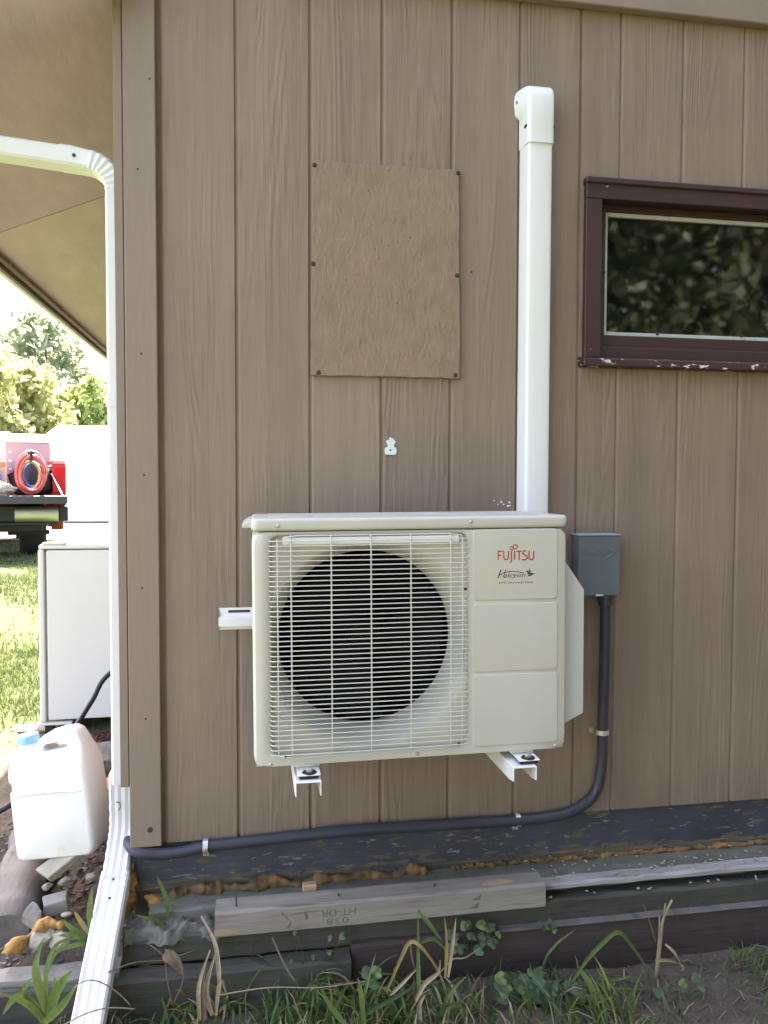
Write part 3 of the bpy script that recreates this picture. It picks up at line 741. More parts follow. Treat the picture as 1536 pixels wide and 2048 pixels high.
obj('base_pan', MB().box(-hw+.006, hw-.006, yf+.012, UD/2, -.0005, .0115), M['acbody'], unit, bevel=.003)
obj('coil', MB().box(-hw+.020, -hw+.040, yf+.03, UD/2-.013, .0125, lidz-.004).box(-hw+.041, hw-.02, UD/2-.04, UD/2-.0125, .0125, lidz-.004), M['accoil'], unit)
for k in range(24):
    z = .028 + k*(lidz-.05)/23
    obj('coil_guard_bar', MB().box(-hw+.0005, -hw+.0195, yf+.2005, UD/2-.0005, z, z+.006), M['acbody'], unit)
obj('coil_guard_post', MB().box(-hw+.001, -hw+.019, UD/2-.016, UD/2-.0006, .0125, lidz-.004), M['acbody'], unit)
# fan: dark shroud, hub, three blades, motor strut
fan = bpy.data.objects.new('fan', None); COL.objects.link(fan); fan.parent = unit; fan.location = (bcx, yf+.105, bcz)
obj('hub', MB().lathe([(.0001,-.02),(.03,-.018),(.045,-.008),(.048,.03)], 32, (0,0,0), 'y'), M['acdark'], fan, smooth=True)
bl = MB()
vs = []; nr, na = 8, 10
for i in range(nr+1):
    r = .046 + .155*i/nr
    for k in range(na+1):
        a = R(-20 + 92*k/na*(1-.15*i/nr) + 18*i/nr); y = .03 - .055*k/na + .01*math.sin(i/nr*3)
        vs.append((r*math.cos(a), y, r*math.sin(a)))
fs = [(i*(na+1)+k, i*(na+1)+k+1, (i+1)*(na+1)+k+1, (i+1)*(na+1)+k) for i in range(nr) for k in range(na)]
bme = MB().add(vs, fs).mesh('blade'); bme.materials.append(M['acdark'])
for k in range(3):
    o = obj('blade', bme, None, fan, smooth='all'); o.rotation_euler = (0, R(120*k+35), 0)
obj('fan_chamber', MB().lathe([(.2192,.118+yf),(.221,.19+yf),(.0001,.191+yf)], 64, (bcx, 0, bcz), 'y'), M['acdark'], unit)
# front panels on the service side
zz = [(1057,1200),(1205,1342),(1346,1489)]
for (a, b) in zz:
    xa, za = LU(946, a); xb, zb = LU(1114, b)
    zt = LU(1030, a+1)[1]; zb = LU(1030, b-1)[1]
    obj('service_panel', MB().prism(rrect(xb-xa, zt-zb, .009, 5, (xa+xb)/2, (zt+zb)/2), yf-.0032, yf+.001, 'y'), M['acbody'], unit, bevel=.0028, segs=3, smooth=40)
# lid with rounded edges and side lip
lid = MB().prism(rrect(UW+.002, UD+.010, .020, 6, 0, .003), lidz+.0012, UH, 'z')
lo = obj('lid', lid, M['acbody'], unit, bevel=.010, segs=4, smooth=40)
obj('lid_lip', MB().prism([(-hw-.022, lidz+.008), (-hw-.022, lidz+.014), (-hw-.004, UH-.006), (-hw+.004, UH-.006), (-hw+.004, lidz+.008)], yf+.03, UD/2-.004, 'y'), M['acbody'], unit, bevel=.002)
for k in range(3):
    obj('lid_rib', MB().box(-hw+.04, hw-.05, yf+.07+k*.07, yf+.082+k*.07, UH-.0005, UH+.0025), M['acbody'], lo, bevel=.001, segs=1)
# grille
gr = bpy.data.objects.new('fan_grille', None); COL.objects.link(gr); gr.parent = unit
gy = yf-.011
xa, xb = x0g+.003, x1g-.004
wr = .00135
hz = []
zt, zb = LU(740, 1079)[1], LU(740, 1497)[1]
nw = 44
def hwire(z):
    return [(xa, yf+.010, 0), (xa+.0005, yf-.002, 0), (xa+.004, gy+.002, 0), (xa+.014, gy, 0), (gcx, gy-.002, 0), (xb-.014, gy, 0), (xb-.004, gy+.002, 0), (xb-.0005, yf-.002, 0), (xb, yf+.010, 0)]
hm = MB().tube(hwire(0), wr, 6).mesh('grille_wire'); hm.materials.append(M['acgrille'])
for p_ in hm.polygons: p_.use_smooth = True
for k in range(nw):
    z = zb + (zt-zb)*k/(nw-1)
    o = obj('grille_wire', hm, None, gr); o.location = (0, 0, z)
# first wire arcs up to the white highlight bar
for px in (583, 663, 742, 821, 900):
    x = LU(px, 1280)[0]
    obj('grille_upright', MB().tube([(x, yf+.010, zb-.006), (x, gy+.004, zb-.002), (x, gy+.0030, zb+.02), (x, gy+.0018, gcz), (x, gy+.0030, zt-.02), (x, gy+.003, zt+.008), (x, yf+.006, zt+.013)], .0019, 6), M['acgrille'], gr, smooth='all')
for px in (556, 924):
    x = LU(px, 1280)[0]
    obj('grille_upright', MB().tube([(x, yf+.010, zb-.004), (x, gy+.006, zb), (x, gy+.0045, gcz), (x, gy+.006, zt), (x, yf+.010, zt+.006)], .0019, 6), M['acgrille'], gr, smooth='all')
xt0, xt1 = LU(575, 1075)[0], LU(912, 1075)[0]
obj('top_wire', MB().tube([(xa+.03, gy+.003, zt+.0), (xt0-.01, gy+.001, zt+.0085), (xt0+.02, gy, zt+.012), (xt1-.02, gy, zt+.012), (xt1+.01, gy+.001, zt+.0085), (xb-.02, gy+.003, zt)], wr*1.1, 6), M['acgrille'], gr, smooth='all')
obj('bottom_wire', MB().tube([(xa+.02, gy+.006, zb-.004), (xa+.05, gy+.004, zb-.0085), (xb-.05, gy+.004, zb-.0085), (xb-.02, gy+.006, zb-.004)], wr*1.1, 6), M['acgrille'], gr, smooth='all')
# upper lip behind the first wires, painted white as its highlight
za = LU(740, 1073)[1]; zc = LU(740, 1088)[1]
obj('air_guide_lip', MB().box(xt0-.012, xt1+.010, yf+.002, yf+.0155, zc, za), M['white'], unit, bevel=.004, segs=3)
# screws
def screw(px, py, off=0, r=.0042, m='steel', par=None, y=None):
    x, z = LU(px, py)
    yy = (yf if y is None else y)
    obj('screw', MB().lathe([(.0001,-.0035),(r*.6,-.0032),(r,-.0012),(r*1.15,.0006)], 12, (x, yy, z), 'y'), M[m], par or unit, smooth=True)
for q in ((555,1052),(941,1043)): screw(*q, y=yf-.003)
for q in ((541,1529),(834,1507),(1110,1491),): screw(*q)
for q in ((930,1178),(571,1512),(917,1487)): screw(*q, r=.0036, m='darkscrew', y=yf-.004)
# valve cover at the right side
zA, zB, zC, zD = LU(1134, 1108)[1], LU(1168, 1186)[1], LU(1168, 1440)[1], LU(1134, 1468)[1]
vo_ = .068
obj('valve_cover', MB().prism([(hw+.0005, zA), (hw+vo_, zB), (hw+vo_, zC), (hw+.0005, zD)], yf+.055, UD/2-.02, 'y'), mat('grey cream valve cover', (.54,.56,.54), .42, .03, 4), unit, bevel=.003)
# feet
for px in (615, 1047):
    x = LU(px, 1530)[0]
    ft = obj('foot', MB().box(x-.026, x+.028, yf-.040, yf+.06, -.0105, -.0075).box(x-.03, x+.03, yf+.012, yf+.05, -.0075, -.0006), M['white'], unit, bevel=.001, segs=1)
    obj('rubber_pad', MB().box(x-.022, x+.024, yf-.038, yf+.03, -.0185, -.0108), M['rubber'], unit, bevel=.003)
    obj('washer', MB().lathe([(.0001,.002),(.0155,.002),(.0175,.0),(.0175,-.0005)], 20, (x+.003, yf-.024, -.0073), 'z'), M['rubber'], ft, smooth=True)
    obj('bolt', MB().lathe([(.0001,.012),(.006,.011),(.0085,.008),(.0085,.002)], 6, (x+.003, yf-.024, -.0073), 'z'), M['steel'], ft)
# lettering
U_ = lambda X, Y: (980+X/13.96, 1080+Y/13.96)
yl = yf-.0036
def stroke(mb, pts, wd, y):
    P = [Vector((LU(*U_(*p))[0], LU(*U_(*p))[1])) for p in pts]; L = []; Rr = []
    for i, p in enumerate(P):
        a = (P[i]-P[i-1]).normalized() if i else (P[1]-P[0]).normalized()
        b = (P[i+1]-P[i]).normalized() if i < len(P)-1 else a
        t = (a+b).normalized(); nrm = Vector((-t.y, t.x)); k = wd/2/max(.5, t.dot(a))
        L.append((p.x+nrm.x*k, y, p.y+nrm.y*k)); Rr.append((p.x-nrm.x*k, y, p.y-nrm.y*k))
    n = len(P); mb.add(L+Rr, [(i, i+1, n+i+1, n+i) for i in range(n-1)])
def arcp(cx, cz, r, a0=0, a1=360, n=20): return [(cx+r*math.cos(R(a0+(a1-a0)*i/n)), cz-r*math.sin(R(a0+(a1-a0)*i/n))) for i in range(n+1)]
U1 = lambda xa, xb, zt, zb: [(xa, zt), (xa, zb-65)] + [(xa+(xb-xa)*(1-math.cos(R(q)))/2, zb-65+65*math.sin(R(q))) for q in range(15, 180, 15)] + [(xb, zb-65), (xb, zt)]
strokes = [[(215,555),(215,296)], [(234,312),(335,312)], [(234,425),(312,425)], U1(372,500,296,545), [(587,296),(587,545),(580,585),(563,612),(535,630)],
  [(672,296),(672,552)], [(722,312),(868,312)], [(797,331),(797,552)],
  [(992,303),(955,297),(920,305),(900,330),(902,365),(925,393),(975,425),(1015,455),(1028,490),(1010,525),(970,545),(925,547),(880,538)], U1(1072,1205,296,545),
  arcp(588,228,46,35,395), arcp(688,182,60,215,575)]
tm = MB()
for i, s_ in enumerate(strokes): stroke(tm, s_, .0029 if i < 10 else .0021, yl-.00004*i)
obj('brand_lettering', tm, M['red'], unit, fix=False)
tm = MB()
stroke(tm, [(205,1065),(300,820)], .0030, yl); stroke(tm, [(352,1045),(432,820)], .0018, yl)
stroke(tm, [(240,1000),(290,955),(370,915),(500,880),(650,868),(790,882),(930,925)], .0019, yl-.00005)
xa_, za_ = LU(*U_(345,1050)); xb_, zb_ = LU(*U_(935,905))
t2 = text_mb('alcyon', xa_, xb_, LU(*U_(640,1085))[1], LU(*U_(640,905))[1], .006, y=yl-.0001); tm.add(t2.v, t2.f)
bird = [(975,1050),(1055,1000),(1120,1002),(1165,978),(1185,950),(1255,936),(1190,918),(1160,905),(1130,912),(1108,815),(1085,795),(1072,840),(1066,868),(1000,830),(1004,880),(1030,925),(1062,955),(1040,995)]
tm.add([(LU(*U_(*b))[0], yl, LU(*U_(*b))[1]) for b in bird], [tuple(range(len(bird)))])
t2 = text_mb('DC', LU(*U_(235,1200))[0], LU(*U_(470,1200))[0], LU(*U_(350,1212))[1], LU(*U_(350,1158))[1], .002, y=yl); tm.add(t2.v, t2.f)
t2 = text_mb('INVERTER', LU(*U_(500,1200))[0], LU(*U_(1190,1200))[0], LU(*U_(850,1204))[1], LU(*U_(850,1160))[1], .002, y=yl); tm.add(t2.v, t2.f)
obj('model_lettering', tm, M['ink'], unit, fix=False)

# ------------------------------------------------------------------ wall bracket
br = thing('wall_bracket', 'white steel wall bracket carrying the outdoor unit', 'bracket')
rx0, rz0, rz1 = at(437, 1240, -.02).x, at(437, 1262, -.02).z, at(437, 1218, -.02).z
rail = MB()
rp = [(-.0008, rz1), (-.003, rz1), (-.003, rz1-.022), (-.022, rz1-.028), (-.022, rz0+.012), (-.003, rz0+.010), (-.003, rz0), (-.0008, rz0), (-.0008, rz0+.008), (-.0195, rz0+.0135), (-.0195, rz1-.0265), (-.0008, rz1-.02)]
obj('rail', MB().prism(rp, rx0, .86, 'x'), M['white'], br)
obj('slot', MB().prism(rrect(.062, .0075, .0037, 4, rx0+.056, rz1-.0105), -.0034, -.0028, 'y'), M['brownboard'], br)
ztop = uz - .0195
for px, nm in ((617, 0), (1050, 1)):
    x = at(px, 1560 if nm == 0 else 1535, -.43).x; wch = .030; zt_ = ztop + (x-ux)*math.tan(ang) ; t_ = .0028
    prof = lambda hgt: [(x-wch, zt_-hgt), (x-wch, zt_), (x+wch, zt_), (x+wch, zt_-hgt), (x+wch-t_, zt_-hgt), (x+wch-t_, zt_-t_), (x-wch+t_, zt_-t_), (x-wch+t_, zt_-hgt)]
    mb = MB().loft([[(a, -.432, b) for a, b in prof(.034)], [(a, -.40, b) for a, b in prof(.040)], [(a, -.20, b) for a, b in prof(.046)], [(a, -.012, b) for a, b in prof(.050)]])
    obj('arm', mb, M['white'], br, bevel=.0009, segs=1)
    obj('upright', MB().box(x-.034, x+.034, -.0115, -.001, zt_-.055, rz1-.03), M['white'], br, bevel=.001, segs=1)

# ------------------------------------------------------------------ line set cover
ls = thing('line_set_cover', 'tall white vinyl line set cover running up the siding from the unit', 'pipe cover')
def dprof(x0, x1, yfr, r=.010): 
    return [(x0-.004, -.0006), (x0, yfr+r)] + [(x0+r*(1-math.cos(R(a))), yfr+r*(1-math.sin(R(a)))) for a in (30, 60, 90)] + [(x1-r*(1-math.sin(R(a))), yfr+r*(1-math.cos(R(a)))) for a in (0, 30, 60, 90)] + [(x1+.004, -.0006)]
dx0, dx1 = .8165, .8905
zj = at(1080, 285, -.062).z
obj('duct', MB().prism(dprof(dx0, dx1, -.0600), .55, zj+.02, 'z'), M['duct'], ls, smooth=30)
ex0, ex1 = dx0-.003, dx1+.003
loops = []
zt2 = at(1085, 176, -.05).z + .012
def eprof(x0, x1, yfr, z, r=.012, wing=0):
    L = [(x0-.004-wing, -.0006), (x0-.001-wing*.9, -.012), (x0, min(yfr+r, -.013))] + [(x0+r*(1-math.cos(R(a))), min(yfr+r*(1-math.sin(R(a))), -.0125)) for a in (30, 60, 90)] + [(x1-r*(1-math.sin(R(a))), min(yfr+r*(1-math.cos(R(a))), -.0125)) for a in (0, 30, 60, 90)] + [(x1+.001+wing*.9, -.012), (x1+.004+wing, -.0006)]
    return [(a, b, z) for a, b in L]
zc_ = [zj, zj+.05, zj+.055, zt2-.085, zt2-.075, zt2-.045, zt2-.03, zt2-.017, zt2-.008, zt2-.002, zt2]
yy_ = [-.0655, -.0655, -.0665, -.0670, -.0672, -.0668, -.0640, -.0580, -.0480, -.034, -.018]
wg_ = [0, 0, 0, 0, .012, .016, .016, .014, .010, .004, -.002]
obj('elbow_cap', MB().loft([eprof(ex0, ex1, y, z, .012, w_) for z, y, w_ in zip(zc_, yy_, wg_)]), M['duct'], ls, smooth=35)
for (px, py, yv) in ((1051,253,-.045),):
    p = at(px, py, -.045); obj('catch', MB().box(ex0-.0035, ex0+.004, -.055, -.04, p.z-.004, p.z+.003), M['rubber'], ls, bevel=.001, segs=1)
p = at(1102, 251, -.06); obj('catch', MB().box(ex1-.003, ex1+.0012, -.060, -.05, p.z-.005, p.z+.004), M['rubber'], ls, bevel=.001, segs=1)
p = at(1034, 206, -.012); obj('screw', MB().lathe([(.0001,-.003),(.004,-.0025),(.005,0)], 10, (p.x, -.0135, p.z), 'y'), M['steel'], ls)

# ------------------------------------------------------------------ disconnect box
db = thing('disconnect_box', 'grey metal electrical disconnect box beside the unit', 'electrical box')
yb = -.062
b0, b1 = at(1158, 1070, yb), at(1239, 1192, yb)
X0, X1, Z1, Z0 = b0.x, b1.x, b0.z, b1.z
obj('back_box', MB().box(X0+.004, X1-.003, yb+.006, -.0008, Z0+.006, Z1-.003), M['greybox'], db, bevel=.002)
cv = obj('cover', MB().box(X0, X1, yb, yb+.045, Z0+.002, Z1-.0025), M['greybox'], db, bevel=.0025)
obj('hood', MB().box(X0-.004, X1+.002, yb-.003, -.0009, Z1-.0022, Z1+.0015), mat('pale grey hood', (.30,.33,.34), .45, .04), db, bevel=.001, segs=1)
kx = lambda X: at(1140+X/12.8, 1100, yb).x
kz = lambda Y: at(1190, 1055+Y/12.8, yb).z
em = MB()
def estroke(pts, r=.0008):
    em.tube([(kx(a), yb-.0002, kz(b)) for a, b in pts], r, 5)
estroke([(990,565),(1150,640),(890,810)], .0024)
estroke([(445,640),(640,632)], .0015)
for s_ in ([(440,540),(380,560),(370,620),(400,690),(450,700)], [(490,640),(495,700),(530,705)], [(560,600),(560,700)], [(600,650),(600,705)], [(640,665),(680,665),(670,640),(640,660),(650,705),(690,700)],
           [(720,560),(720,700)], [(720,600),(765,595)], [(790,640),(830,630),(850,650),(845,705)], [(850,675),(800,680),(800,705),(850,700)], [(880,640),(885,705)], [(885,655),(920,640),(935,660),(935,705)]): estroke(s_, .0012)
obj('embossed_mark', em, M['greybox'], cv)
lx = (kx(640)+kx(870))/2; lz = kz(1735)
obj('latch', MB().box(lx-.012, lx+.012, yb-.006, yb+.001, lz-.003, lz+.002), M['steel'], cv, bevel=.001, segs=1)

# ------------------------------------------------------------------ conduit
cnd = thing('conduit', 'slate blue flexible conduit from grey box along the foundation', 'conduit')
pts = [(1209,1192),(1210,1300),(1207,1400),(1205,1470),(1203,1530),(1192,1580),(1165,1610),(1120,1630),(1035,1641),(930,1647),(820,1654),(700,1661),(560,1676),(470,1686),(411,1693),(360,1704),(320,1708),(285,1706),(262,1695),(252,1678)]
path = []
for i, q in enumerate(pts):
    Y = -.022 if i < 12 else -.016
    p = at(*q, Y); path.append((p.x, Y, p.z))
path[0] = (path[0][0], -.03, Z0+.004)
e0, e1, e2 = at(266,1697,-.004), at(257,1682,.03), at(255,1655,.10)
path[-2] = tuple(e0); path[-1] = tuple(e1); path.append(tuple(e2)); path.append((e2.x+.002, .16, e2.z+.06))
obj('pipe', MB().tube(smoothpath(path, 10), .0162, 14), M['conduit'], cnd, smooth='all')
obj('fitting', MB().lathe([(.0162,-.03),(.021,-.03),(.022,-.012),(.0245,-.010),(.0245,.004)], 16, (path[0][0], -.03, Z0), 'z'), M['conduit'], cnd, smooth=True)
def strap(px, py, vertical):
    p = at(px, py, -.02); mb = MB(); n = 12
    pr = []
    for k in range(n+1):
        a = math.pi*k/n
        pr.append((math.cos(a)*.0185, -math.sin(a)*.0185))
    for half in (-.0065, .0065): pass
    vs = []
    for u in (-.007, .007):
        for rr in (1.0, 1.12):
            for (a, b) in pr:
                if vertical: vs.append((p.x+a*rr, -.020+b*rr, p.z+u))
                else: vs.append((p.x+u, -.016+b*rr, p.z+a*rr))
    m_ = n+1
    fs = []
    for k in range(n):
        fs += [(m_+k, m_+k+1, 3*m_+k+1, 3*m_+k), (k, 2*m_+k, 2*m_+k+1, k+1), (k, k+1, m_+k+1, m_+k), (2*m_+k, 3*m_+k, 3*m_+k+1, 2*m_+k+1)]
    mb.add(vs, fs)
    if vertical: mb.box(p.x-.034, p.x-.0185, -.0045, -.001, p.z-.008, p.z+.008)
    else: mb.box(p.x-.008, p.x+.008, -.0005, .0135, p.z-.036, p.z-.0165)
    o = obj('strap', mb, M['zinc'], cnd)
    if vertical: obj('strap_screw', MB().lathe([(.0001,-.005),(.004,-.0045),(.005,0)], 8, (p.x-.027, -.0045, p.z), 'y'), M['steel'], cnd)
    else: obj('strap_screw', MB().lathe([(.0001,-.005),(.0035,-.0045),(.0045,0)], 8, (p.x, -.0005, p.z-.028), 'y'), M['steel'], cnd)
strap(1204, 1463, True); strap(1035, 1641, False); strap(411, 1693, False)

# ------------------------------------------------------------------ downspout
dsp = thing('downspout', 'white ribbed aluminium downspout wrapping the house corner onto the ground', 'downspout')
def ribbed(w_, d_, nrib=5, depth=.0022, corner=.006):
    """cross-section: (a across, b out); corrugated on both broad faces"""
    L = []; n = nrib*4
    for k in range(n+1):
        t = k/n; L.append((-w_/2+corner+(w_-2*corner)*t, -d_/2 + depth*(.5-.5*math.cos(2*math.pi*nrib*t))))
    L.append((w_/2, -d_/2+corner)); L.append((w_/2, d_/2-corner))
    for k in range(n+1):
        t = 1-k/n; L.append((-w_/2+corner+(w_-2*corner)*t, d_/2 - depth*(.5-.5*math.cos(2*math.pi*nrib*t))))
    L.append((-w_/2, d_/2-corner)); L.append((-w_/2, -d_/2+corner))
    return L
def sweep(path, side, prof, scale=None):
    """sweep prof along path; 'side' = direction of a-axis"""
    path = [Vector(p) for p in path]; m = len(path); loops = []
    for i, p in enumerate(path):
        t = (path[min(i+1,m-1)]-path[max(i-1,0)]).normalized()
        a = Vector(side); a = (a - t*a.dot(t)).normalized(); b = t.cross(a).normalized()
        s = scale[i] if scale else 1
        loops.append([p + a*(q[0]*s) + b*(q[1]*s) for q in prof])
    return MB().loft(loops)
prof = ribbed(.072, .050, 3)
DX, DY = -.3275, .066
zh0 = 1.904; 
pA = Vector((XE-.06, DY, ZE-.02)); pB = Vector((-.425, DY, 1.886))
obj('offset_pipe', sweep([Vector((XE-.035, DY, 1.945)), Vector((-.62, DY, 1.903)), pB], (0,1,0), prof), M['gutter'], dsp, smooth=40)
obj('outlet_elbow', sweep([Vector((XE-.055, DY, ZE+.0)), Vector((XE-.052, DY, ZE-.02)), Vector((XE-.035, DY, ZE-.033)), Vector((XE+.0, DY, ZE-.04))], (0,1,0), prof, [1.04]*4), M['gutter'], dsp, smooth=40)
# crimped elbow into the vertical run
el = []; sc = []
c0 = Vector((-.44, DY, 1.888))
cx_, cz_, rr = -.405, 1.80, .0775
el.append(Vector((-.47, DY, 1.8905))); sc.append(1.06); el.append(c0); sc.append(1.06)
for k in range(15):
    a = R(83 - 83*k/14); el.append(Vector((cx_+rr*math.cos(a), DY, cz_+rr*math.sin(a)*1.06))); sc.append(1.06 if k % 2 else .995)
el.append(Vector((DX, DY, 1.765))); sc.append(1.03)
obj('elbow', sweep(el, (0,1,0), prof, sc), M['gutter'], dsp, smooth=25)
obj('vertical_pipe', sweep([(DX,DY,1.775),(DX,DY,1.0),(DX,DY,.16)], (0,1,0), prof), M['gutter'], dsp, smooth=40)
zz_ = at(235, 800, .03).z
obj('strap_band', sweep([(DX,DY,zz_-.018),(DX,DY,zz_+.018)], (0,1,0), ribbed(.078,.056,5,.001)), M['gutter'], dsp)
# lower elbow turning towards the viewer, then the sloping extension
lo_e = [Vector((DX, DY, .185)), Vector((DX, DY, .12))]; sc = [1.04, 1.04]
E0 = Vector((-.335, -.02, -.083)); E1 = Vector((-.357, -.43, -.372))
dirE = (E1-E0).normalized()
S0 = Vector((DX, DY, .12)); 
ctrl = [S0, Vector((DX, DY, .04)), Vector((-.3305, .045, -.015)), E0 + dirE*-.02, E0+dirE*.01]
sp = smoothpath(ctrl, 5)
for k, q in enumerate(sp[1:]): lo_e.append(q); sc.append(1.05 if k % 2 else 1.0)
obj('crimped_elbow', sweep(lo_e, (1,0,0), ribbed(.066,.058,3), sc), M['gutter'], dsp, smooth=25)
obj('extension', sweep([E0 - dirE*.012, E0 + (E1-E0)*.5, E1], (1,0,0), ribbed(.0745, .055, 3, .0032)), M['gutter'], dsp, smooth=40)
for (px, py) in ((148, 311),):
    p = at(px, py, .03); obj('screw', MB().lathe([(.0001,-.004),(.004,-.0035),(.005,0)], 8, (p.x, DY-.0385, p.z), 'y'), M['darkscrew'], dsp)
for tt in (.03, .13):
    q = E0 + (E1-E0)*tt + Vector((0, -.3, .4)).normalized()*.030
    obj('screw', MB().lathe([(.0001,.003),(.003,.0025),(.004,0)], 8, q, 'z'), M['darkscrew'], dsp)
p = at(237, 1612, .03)
obj('mark', MB().tube([(p.x-.006, .0295, p.z+.012), (p.x+.004, .0295, p.z+.010), (p.x+.005, .0295, p.z-.004), (p.x, .0295, p.z-.012)], .0015, 5), M['ink'], dsp)
# ------------------------------------------------------------------ left of the corner: log, jug, cabinet, stones
lg = MB(); rg = random.Random(8); loops = []
for i in range(25):
    y = .02 + .95*i/24; cx = -.635 - .10*(i/24) + .004*math.sin(i*.9); cz = -.235 + .06*(i/24); r = .072 + .006*math.sin(i*1.7)
    if i == 0: r *= .82
    loops.append([(cx + r*1.08*math.cos(a)*(1+.05*math.sin(3*a+i*.12)), y, cz + r*math.sin(a)*(1+.05*math.cos(5*a+1))) for a in [2*math.pi*k/18 for k in range(18)]])
tag(obj('log', lg.loft(loops), M['logwood'], None, smooth=50), 'weathered grey-brown log lying beside the white jug', 'log')

# jug: front silhouette in local x/z, loft over thickness
jb = at(132, 1703, .17)
jug = thing('jug', 'milky white plastic jug with pale blue cap and slot handle', 'jug', (jb.x-.006, .20, jb.z-.004), (R(-2), R(-6.5), R(-12)))
out = [(-.100,.0), (-.112,.006), (-.116,.022), (-.117,.10), (-.117,.198), (-.111,.206), (-.111,.226), (-.117,.234), (-.116,.285), (-.110,.306), (-.052,.312), (-.044,.322), (-.030,.340), (-.008,.353), (.03,.361), (.066,.362), (.084,.352), (.096,.325), (.106,.285), (.114,.23), (.117,.16), (.117,.022), (.112,.006), (.100,.0)]
def densify(L, n=6):
    o = []
    for i in range(len(L)):
        a_, b_ = L[i], L[(i+1) % len(L)]
        k = max(1, int(math.hypot(b_[0]-a_[0], b_[1]-a_[1])/.012))
        o += [(a_[0]+(b_[0]-a_[0])*j/k, a_[1]+(b_[1]-a_[1])*j/k) for j in range(k)]
    return o
out = densify(out); slot = rrect(.074, .020, .0098, 5, .022, .318); slot = [(x, z+.07*(x-.022)) for x, z in slot]
def thick(z): 
    t = min(1, max(0, (z-.245)/.10)); return 1 - .52*t*t*(3-2*t)
def lay(L, y, k): return [(x*k, y*thick(z)*(.97 if .2 < z < .232 else 1), .17+(z-.17)*(.5+.5*k)) for x, z in L]
T = .074
seq = [(-1,.90), (-.965,.945), (-.89,.98), (-.75,1), (0,1), (.75,1), (.89,.98), (.965,.945), (1,.90)]
jm = MB().loft([lay(out, T*a_, k) for a_, k in seq], cap=False)
jm.loft([lay(slot, T*a_, 1) for a_ in (-1, -.5, 0, .5, 1)], cap=False)
for sgn in (-1, 1):
    bm = bmesh.new(); o1 = [bm.verts.new(p) for p in lay(out, T*sgn, .90)]; o2 = [bm.verts.new(p) for p in lay(slot, T*sgn, 1)]
    es = [bm.edges.new((L[i], L[(i+1) % len(L)])) for L in (o1, o2) for i in range(len(L))]
    bmesh.ops.triangle_fill(bm, use_beauty=True, use_dissolve=False, edges=es, normal=(0, sgn, 0))
    bm.verts.index_update(); jm.add([v.co[:] for v in bm.verts], [[v.index for v in f.verts] for f in bm.faces]); bm.free()
me_ = jm.mesh('body', fix=False); bm = bmesh.new(); bm.from_mesh(me_); bmesh.ops.remove_doubles(bm, verts=bm.verts, dist=1e-5); bmesh.ops.recalc_face_normals(bm, faces=bm.faces); bm.to_mesh(me_); bm.free()
obj('body', me_, M['jug'], jug, smooth=40)
obj('grip_ridge', MB().tube(smoothpath([(-.10,-.0725,.19), (-.04,-.0745,.195), (.04,-.0745,.195), (.10,-.0725,.19)], 4), .003, 6), M['jug'], jug, smooth='all')
obj('neck', MB().lathe([(.034,.27),(.030,.30),(.0275,.312),(.0275,.345)], 28, (-.080, 0, 0)), M['jug'], jug, smooth=True)
obj('cap', MB().lathe([(.0285,.326),(.0315,.327),(.0315,.347),(.029,.351),(.0001,.351)], 32, (-.080, 0, 0)), M['bluecap'], jug, smooth=True)

# white appliance cabinet
cY = 1.5
a0, a1 = at(75, 1090, cY), at(93, 1440, cY)
cz0, cz1 = at(150, 1438, cY).z, at(150, 1100, cY).z
cab = thing('cabinet', 'white enamel appliance cabinet standing beside the house wall', 'cabinet', (0,0,0))
cxa = a0.x; cxb = -.42
obj('side_shell', MB().box(at(95,1300,cY).x, cxb, cY, cY+.50, cz0, cz1), M['appliance'], cab, bevel=.006, segs=3)
obj('door', MB().box(cxa, at(91,1300,cY).x, cY-.004, cY+.50, cz0-.01, cz1+.004), M['appliance'], cab, bevel=.010, segs=3)
obj('gasket', MB().box(at(91,1300,cY).x, at(95,1300,cY).x, cY+.010, cY+.49, cz0+.01, cz1-.01), M['gasket'], cab)
obj('top', MB().box(cxa+.004, cxb-.002, cY-.006, cY+.505, cz1+.0045, cz1+.026), M['appliance'], cab, bevel=.010, segs=3)
obj('hinge_cover', MB().box(cxa+.02, cxa+.12, cY-.010, cY+.03, cz1+.0262, cz1+.036), M['appliance'], cab, bevel=.004)
obj('bottom_rail', MB().box(cxa+.01, cxa+.14, cY-.008, cY+.02, cz0-.022, cz0-.0105), M['appliance'], cab, bevel=.002)
gc = gzf(-.8, 1.5)
for x in (cxa+.035, cxa+.125, cxb-.06):
    for y in (cY+.03, cY+.45):
        obj('leg', MB().box(x-.018, x+.018, y-.018, y+.018, gc-.05, cz0-.0005 if y > cY+.1 else cz0-.023), M['rubber'], cab)
tag(obj('wood_plank', MB().prism(rrect(.30, .14, .06, 5, -.93, 1.60), gc-.01, cz0-.055, 'z'), M['logwood'], None, bevel=.008), 'rounded wood slab under the foot of the white cabinet', 'plank')
# cable from the cabinet across to the lawn
pth = [at(222,1345,1.2), at(185,1400,1.15), at(150,1455,1.05)]
q = pth[-1]
pth += [Vector((q.x-.05, .9, -.05)), Vector((-.70,.70,-.10)), at(60,1580,.62), at(38,1597,.6), at(0,1622,.58), at(-60,1650,.56), Vector((-1.3,.55,gzf(-1.3,.55)+.008)), Vector((-1.9,.7,gzf(-1.9,.7)+.008))]
pth = [Vector((-.32,1.25,at(222,1345,1.2).z+.12))] + pth
tag(obj('cable', MB().tube(smoothpath(pth, 8), .0105, 8), M['blackcord'], None, smooth='all'), 'black cable running down past the cabinet and over the soil', 'cable')

